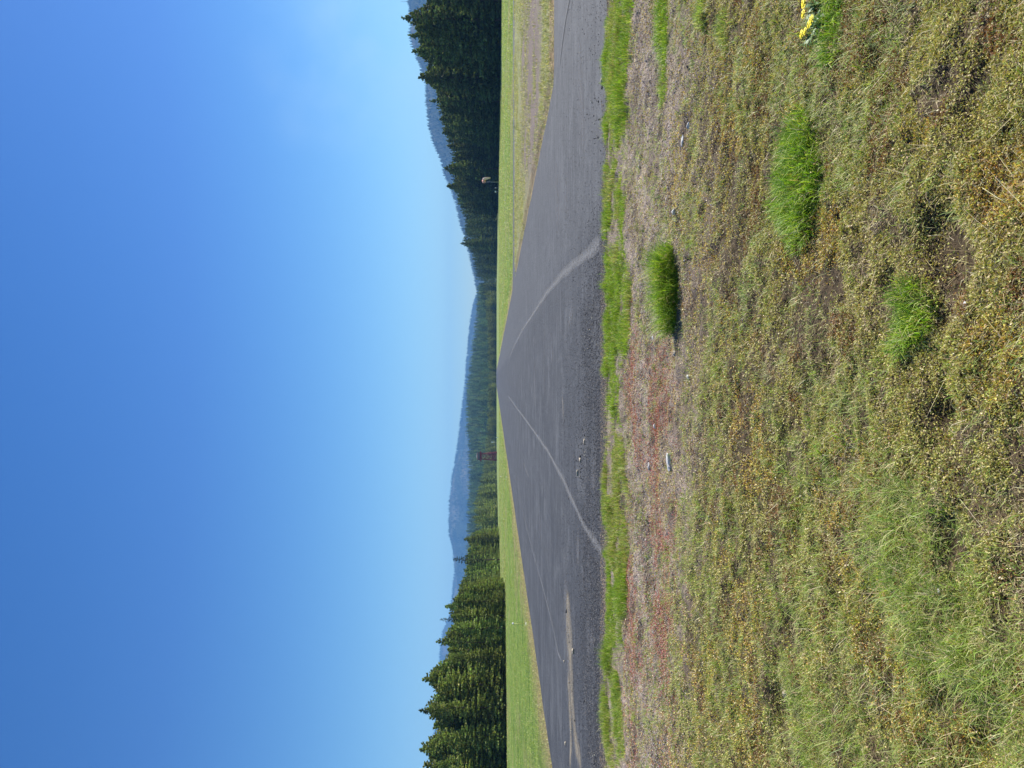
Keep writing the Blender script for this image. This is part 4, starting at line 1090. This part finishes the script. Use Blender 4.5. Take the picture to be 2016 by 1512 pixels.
# left receding line
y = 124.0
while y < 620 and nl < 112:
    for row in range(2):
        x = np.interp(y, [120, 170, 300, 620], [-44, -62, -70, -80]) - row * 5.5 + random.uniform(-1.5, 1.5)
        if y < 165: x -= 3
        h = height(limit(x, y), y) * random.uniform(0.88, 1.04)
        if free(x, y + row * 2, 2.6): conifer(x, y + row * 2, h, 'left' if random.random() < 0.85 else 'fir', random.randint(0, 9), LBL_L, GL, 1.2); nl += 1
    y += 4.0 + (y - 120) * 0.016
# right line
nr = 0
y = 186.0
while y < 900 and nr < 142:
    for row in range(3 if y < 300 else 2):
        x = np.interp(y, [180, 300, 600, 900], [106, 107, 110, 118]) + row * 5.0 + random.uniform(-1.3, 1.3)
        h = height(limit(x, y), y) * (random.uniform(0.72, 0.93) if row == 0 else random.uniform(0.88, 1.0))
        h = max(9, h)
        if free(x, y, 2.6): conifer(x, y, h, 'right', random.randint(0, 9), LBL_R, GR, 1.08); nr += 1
    y += 3.9 + (y - 186) * 0.010
print('conifers', COUNT['n'], nl, nr)

# ------------------------------------------------------------------ the woods farther back and off to the sides: masses
def mass_forest(name, items, seed, label):
    """items: x, y, z, height, radius, tint"""
    g = np.random.default_rng(seed)
    var = [crown_arrays(20, 4.2, 300 + i, 46, 7, 0.75, 0.0, 0.25, (1, 1, 1), 1.25, 0.3) for i in range(4)]
    parts = []
    for (x, y, z, h, r, tint) in items:
        V, F, C = var[g.integers(0, 4)]
        a = g.random() * 6.283; co, si = math.cos(a), math.sin(a); s_ = r / 4.2
        W = np.stack([(V[:, 0] * co - V[:, 1] * si) * s_ + x, (V[:, 0] * si + V[:, 1] * co) * s_ + y, V[:, 2] * h / 20 + z], 1)
        parts.append((W, F, C * np.array(tint)[None] * (0.4 + 1.15 * g.random())))
    o = link(name, np_mesh(name, *join(parts)), M_FOREST)
    return tag(o, label, 'forest', kind='stuff')

g = np.random.default_rng(77)
items = []
# behind both treelines, and further along them
for i in range(520):
    y = 190 * (1000 / 190) ** g.random(); x = np.interp(y, [180, 300, 600, 900], [106, 107, 110, 118]) + 15 + 30 * g.random()
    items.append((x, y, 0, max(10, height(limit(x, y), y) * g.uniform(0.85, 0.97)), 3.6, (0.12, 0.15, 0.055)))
for i in range(140):
    y = g.uniform(560, 1150); x = np.interp(y, [560, 900, 1150], [110, 112, 105]) + 22 * g.random()
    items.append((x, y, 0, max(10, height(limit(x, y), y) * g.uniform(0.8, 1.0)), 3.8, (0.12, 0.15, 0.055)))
for i in range(330):
    y = 130 * (1000 / 130) ** g.random(); x = np.interp(y, [120, 170, 300, 620, 1000], [-60, -72, -80, -90, -98]) - 22 * g.random() ** 1.2
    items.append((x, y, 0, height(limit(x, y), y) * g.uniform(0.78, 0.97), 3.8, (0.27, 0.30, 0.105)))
for i in range(120):
    x = -60 - 45 * g.random(); y = 108 + 30 * g.random()
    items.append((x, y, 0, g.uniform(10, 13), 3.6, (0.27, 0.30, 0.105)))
mass_forest('forest', items, 1, 'continuing dark conifer wood behind the rows on both sides')
# low yellow band right across the end of the plain
items = []
for i in range(900):
    px = g.uniform(560, 1000); d = g.uniform(900, 1080)
    x = lateral(px, d); h = height(np.interp(px, [560, 640, 740, 846, 905, 1000], [950, 959, 961, 958, 953, 944]), d) * g.uniform(0.7, 1.05)
    if abs(x) < 11 and d < 1010: continue
    items.append((x, d, 0, h, 4.2, (0.27, 0.29, 0.09)))
mass_forest('forest', items, 2, 'low yellow green wood across the far end of the runway')
# wooded rise behind it
def rise(x, y):
    a_ = VPY - np.asarray(x) / np.asarray(y) * FPX
    top = np.interp(a_, [300, 560, 640, 684, 713, 756, 833, 872, 941, 1010, 1200, 1500], [960, 958, 954, 947, 942, 937, 935, 940, 939, 938, 936, 934])
    top_z = (HOR - top) / FPX * 1900
    return top_z * sstep(1080, 1900, y) * (0.94 + 0.12 * fbm(np.asarray(x), np.asarray(y), 0.006, 3, 5)) * (1 - 0.55 * sstep(1950, 2700, y)) - 1.0
M_HILLG = plain('forest_floor', (0.045, 0.055, 0.025), 0.95, var=0.4, scale=0.02)
tag(grid('near_hill', -1500, 1300, 1060, 2900, 140, 90, rise, M_HILLG), kind='structure')
items = []
for i in range(2400):
    d = 1090 + 850 * g.random() ** 0.8; py = g.uniform(560, 1120)
    x = lateral(py, d); items.append((x, d, float(rise(x, d)) - 0.5, g.uniform(17, 29), g.uniform(4.4, 6.4), (0.19, 0.27, 0.11) if g.random() < 0.7 else (0.30, 0.34, 0.12)))
for (px_, py_) in ((937, 655), (942, 641), (927, 941), (925, 972)):
    d = 1850; x = lateral(py_, d); z0 = float(rise(x, d)); items.append((x, d, z0, height(px_, d) - z0 + 3, 4.5, (0.03, 0.055, 0.03)))
mass_forest('forest', items, 3, 'dense conifer forest covering the rise beyond the runway end')

# ------------------------------------------------------------------ mountains
def ridge(name, D, prof, depth, back, seed, amp):
    """terrain whose crest lies about D metres off; prof: photo y -> crest x"""
    prof = np.array(prof, float)
    A = np.linspace(prof[0, 0], prof[-1, 0], 420)
    az = np.arctan2(VPY - A, FPX)
    top = np.interp(A, prof[:, 0], prof[:, 1])
    Hc = (HOR - top) / FPX * D * 1.0 + EYE
    rr_ = np.concatenate([np.linspace(0, 1, 44), 1 + np.linspace(0.05, 1, 12)])
    V = []
    AZ, RR = np.meshgrid(az, rr_)
    HC = np.meshgrid(Hc, rr_)[0]
    dist = np.where(RR <= 1, D - depth * (1 - RR), D + back * (RR - 1))
    x = np.tan(AZ) * dist; y = dist
    gul = fbm(x, y, amp[1], 4, seed) 
    shape = np.where(RR <= 1, np.sin(np.clip(RR, 0, 1) * math.pi / 2) ** 1.15, 1 - 0.75 * (RR - 1) ** 1.3)
    cut = np.where(RR <= 1, 1 - RR, RR - 1)
    z = HC * shape * (1 - amp[0] * cut ** 0.5 * 1.2 * (gul - 0.35)) - 3
    z = np.where(np.abs(RR - 1) < 0.03, HC - 9, z)
    V = np.stack([x, y, z], -1).reshape(-1, 3)
    nx = len(A) - 1; ny = len(rr_) - 1
    i = np.arange(nx * ny); r_ = i // nx; c = i % nx; a_ = r_ * (nx + 1) + c
    F = np.stack([a_, a_ + nx + 1, a_ + nx + 2, a_ + 1], 1)
    me = np_mesh(name, V, F, smooth=True)
    if me.polygons[100].normal.z < 0: me.flip_normals()
    tag(link(name, me, M_MOUNT), kind='structure')
    return x, y, z, A, az
def mount():
    t = NT('mountain_forest')
    a = t.noise(0.0022, 6, 0.6); b = t.noise(0.03, 4, 0.7)
    col = t.mix(t.rng(b, 0.3, 0.7), (0.022, 0.036, 0.02), (0.055, 0.075, 0.038))
    col = t.mix(t.math('MULTIPLY', t.rng(a, 0.5, 0.66), 0.75), col, (0.16, 0.14, 0.10))
    return t.done(col, 0.95, t.bump(b, 12, 1.0), 0.1)
M_MOUNT = mount()
ridge_r = ridge('mountain', 4700, [(-500, 790), (-200, 800), (0, 809), (40, 812), (103, 824), (169, 840), (238, 848), (291, 861), (323, 872), (344, 877), (382, 894), (409, 903), (496, 925), (541, 936), (590, 947), (680, 962), (760, 975)], 1600, 900, 3, (0.5, 0.004))
ridge_c = ridge('mountain', 7000, [(500, 956), (560, 944), (576, 941), (600, 934), (660, 925), (697, 921), (748, 917), (780, 913), (854, 904), (912, 897), (957, 893), (991, 890), (1055, 888.5), (1068, 892), (1110, 896), (1150, 902), (1250, 915), (1400, 930)], 1900, 1200, 5, (0.6, 0.0028))
ridge_l = ridge('mountain', 8000, [(1000, 940), (1060, 905), (1100, 897), (1120, 896), (1173, 890.5), (1210, 885), (1244, 871), (1271, 867), (1321, 864), (1400, 858), (1512, 850), (1800, 830), (2100, 815)], 1800, 1200, 8, (0.6, 0.0028))
# trees on the crests and flanks: far-off forest, one mass each
def crest_trees(ridge_, n_crest, n_flank, hlo, hhi, seed, label, a0, a1):
    x, y, z, A, az = ridge_
    g = np.random.default_rng(seed)
    ok = np.where((A > a0) & (A < a1))[0]
    P = []
    ci = 43
    for k in range(n_crest):
        f = g.uniform(ok[0], ok[-1] - 1); i = int(f); u = f - i
        r_ = g.choice([41, 42, 43, 43, 44]); 
        P.append((x[r_, i] * (1 - u) + x[r_, i + 1] * u, y[r_, i], z[r_, i] * (1 - u) + z[r_, i + 1] * u, g.uniform(hlo, hhi)))
    for k in range(n_flank):
        f = g.uniform(ok[0], ok[-1] - 1); i = int(f); u = f - i
        rf = g.uniform(6, 42); r_ = int(rf); w_ = rf - r_
        p = [(q[r_, i] * (1 - u) + q[r_, i + 1] * u) * (1 - w_) + (q[r_ + 1, i] * (1 - u) + q[r_ + 1, i + 1] * u) * w_ for q in (x, y, z)]
        P.append((*p, g.uniform(hlo, hhi) * 0.9))
    P = np.array(P); n = len(P); k = 5
    a_ = np.arange(k) / k * 6.283
    rad = P[:, 3] * g.uniform(0.14, 0.24, n)
    ring = np.stack([P[:, 0, None] + np.cos(a_) * rad[:, None], P[:, 1, None] + np.sin(a_) * rad[:, None], np.repeat(P[:, 2, None] - 2, k, 1)], -1)
    tip = P[:, None, :3] + np.array([0, 0, 1.0])[None, None] * P[:, 3][:, None, None]
    V = np.concatenate([ring, tip], 1).reshape(-1, 3)
    o = (np.arange(n) * (k + 1))[:, None, None]
    F = (np.array([(i, (i + 1) % k, k) for i in range(k)])[None] + o).reshape(-1, 3)
    C = np.repeat(np.array([0.035, 0.055, 0.03])[None] * g.uniform(0.6, 1.4, (n, 1)), k + 1, 0)
    tag(link('forest', np_mesh('forest', V, F, C), M_FOREST), label, 'forest', kind='stuff')
crest_trees(ridge_r, 1300, 7000, 12, 28, 1, 'hazy conifer forest on the mountain flank right of the runway', -150, 640)
crest_trees(ridge_c, 1500, 7000, 13, 28, 2, 'hazy conifer forest on the middle mountain', 540, 1200)
crest_trees(ridge_l, 700, 2500, 13, 26, 3, 'hazy conifer forest on the left mountain', 1080, 1560)
# tall dead snag on the right crest
def snag(px, py, D, label, h=None):
    X = lateral(py, D); zt = height(px, D); z0 = height(float(np.interp(py, [0, 40, 169], [809, 812, 840])), D) - 12
    m = MB(); m.bar((0, 0, 0), (0, 0, zt - z0), 1.8, 0.7, 6)
    t = empty('dead_tree', (X, D, z0)); tag(t, label, 'tree'); m.build('trunk', M_DEADWOOD, t)
    m = MB(); g_ = random.Random(4)
    for k in range(8):
        z = (zt - z0) * (0.45 + 0.06 * k); a_ = g_.uniform(0, 6.28); m.bar((0, 0, z), (3.2 * math.cos(a_), 1.5 * math.sin(a_), z + 0.6), 0.35, 0.15, 5)
    m.build('branch', M_DEADWOOD, t)
snag(791, 9, 4690, 'bare dead tree standing alone on the mountain crest near the frame edge')

# ------------------------------------------------------------------ the air
def haze():
    m = bpy.data.materials.new('haze'); m.use_nodes = True
    n, l = m.node_tree.nodes, m.node_tree.links
    n.clear()
    o = n.new('ShaderNodeOutputMaterial'); v = n.new('ShaderNodeVolumePrincipled')
    v.inputs['Color'].default_value = (0.20, 0.50, 1.0, 1)
    v.inputs['Density'].default_value = 0.00011
    v.inputs['Anisotropy'].default_value = 0.0
    l.new(v.outputs[0], o.inputs['Volume'])
    b = MB(); b.box((0, 5870, 372), (19000, 12200, 756))
    tag(b.build('haze', m), 'thin blue haze filling the valley air', 'haze', kind='stuff')
haze()
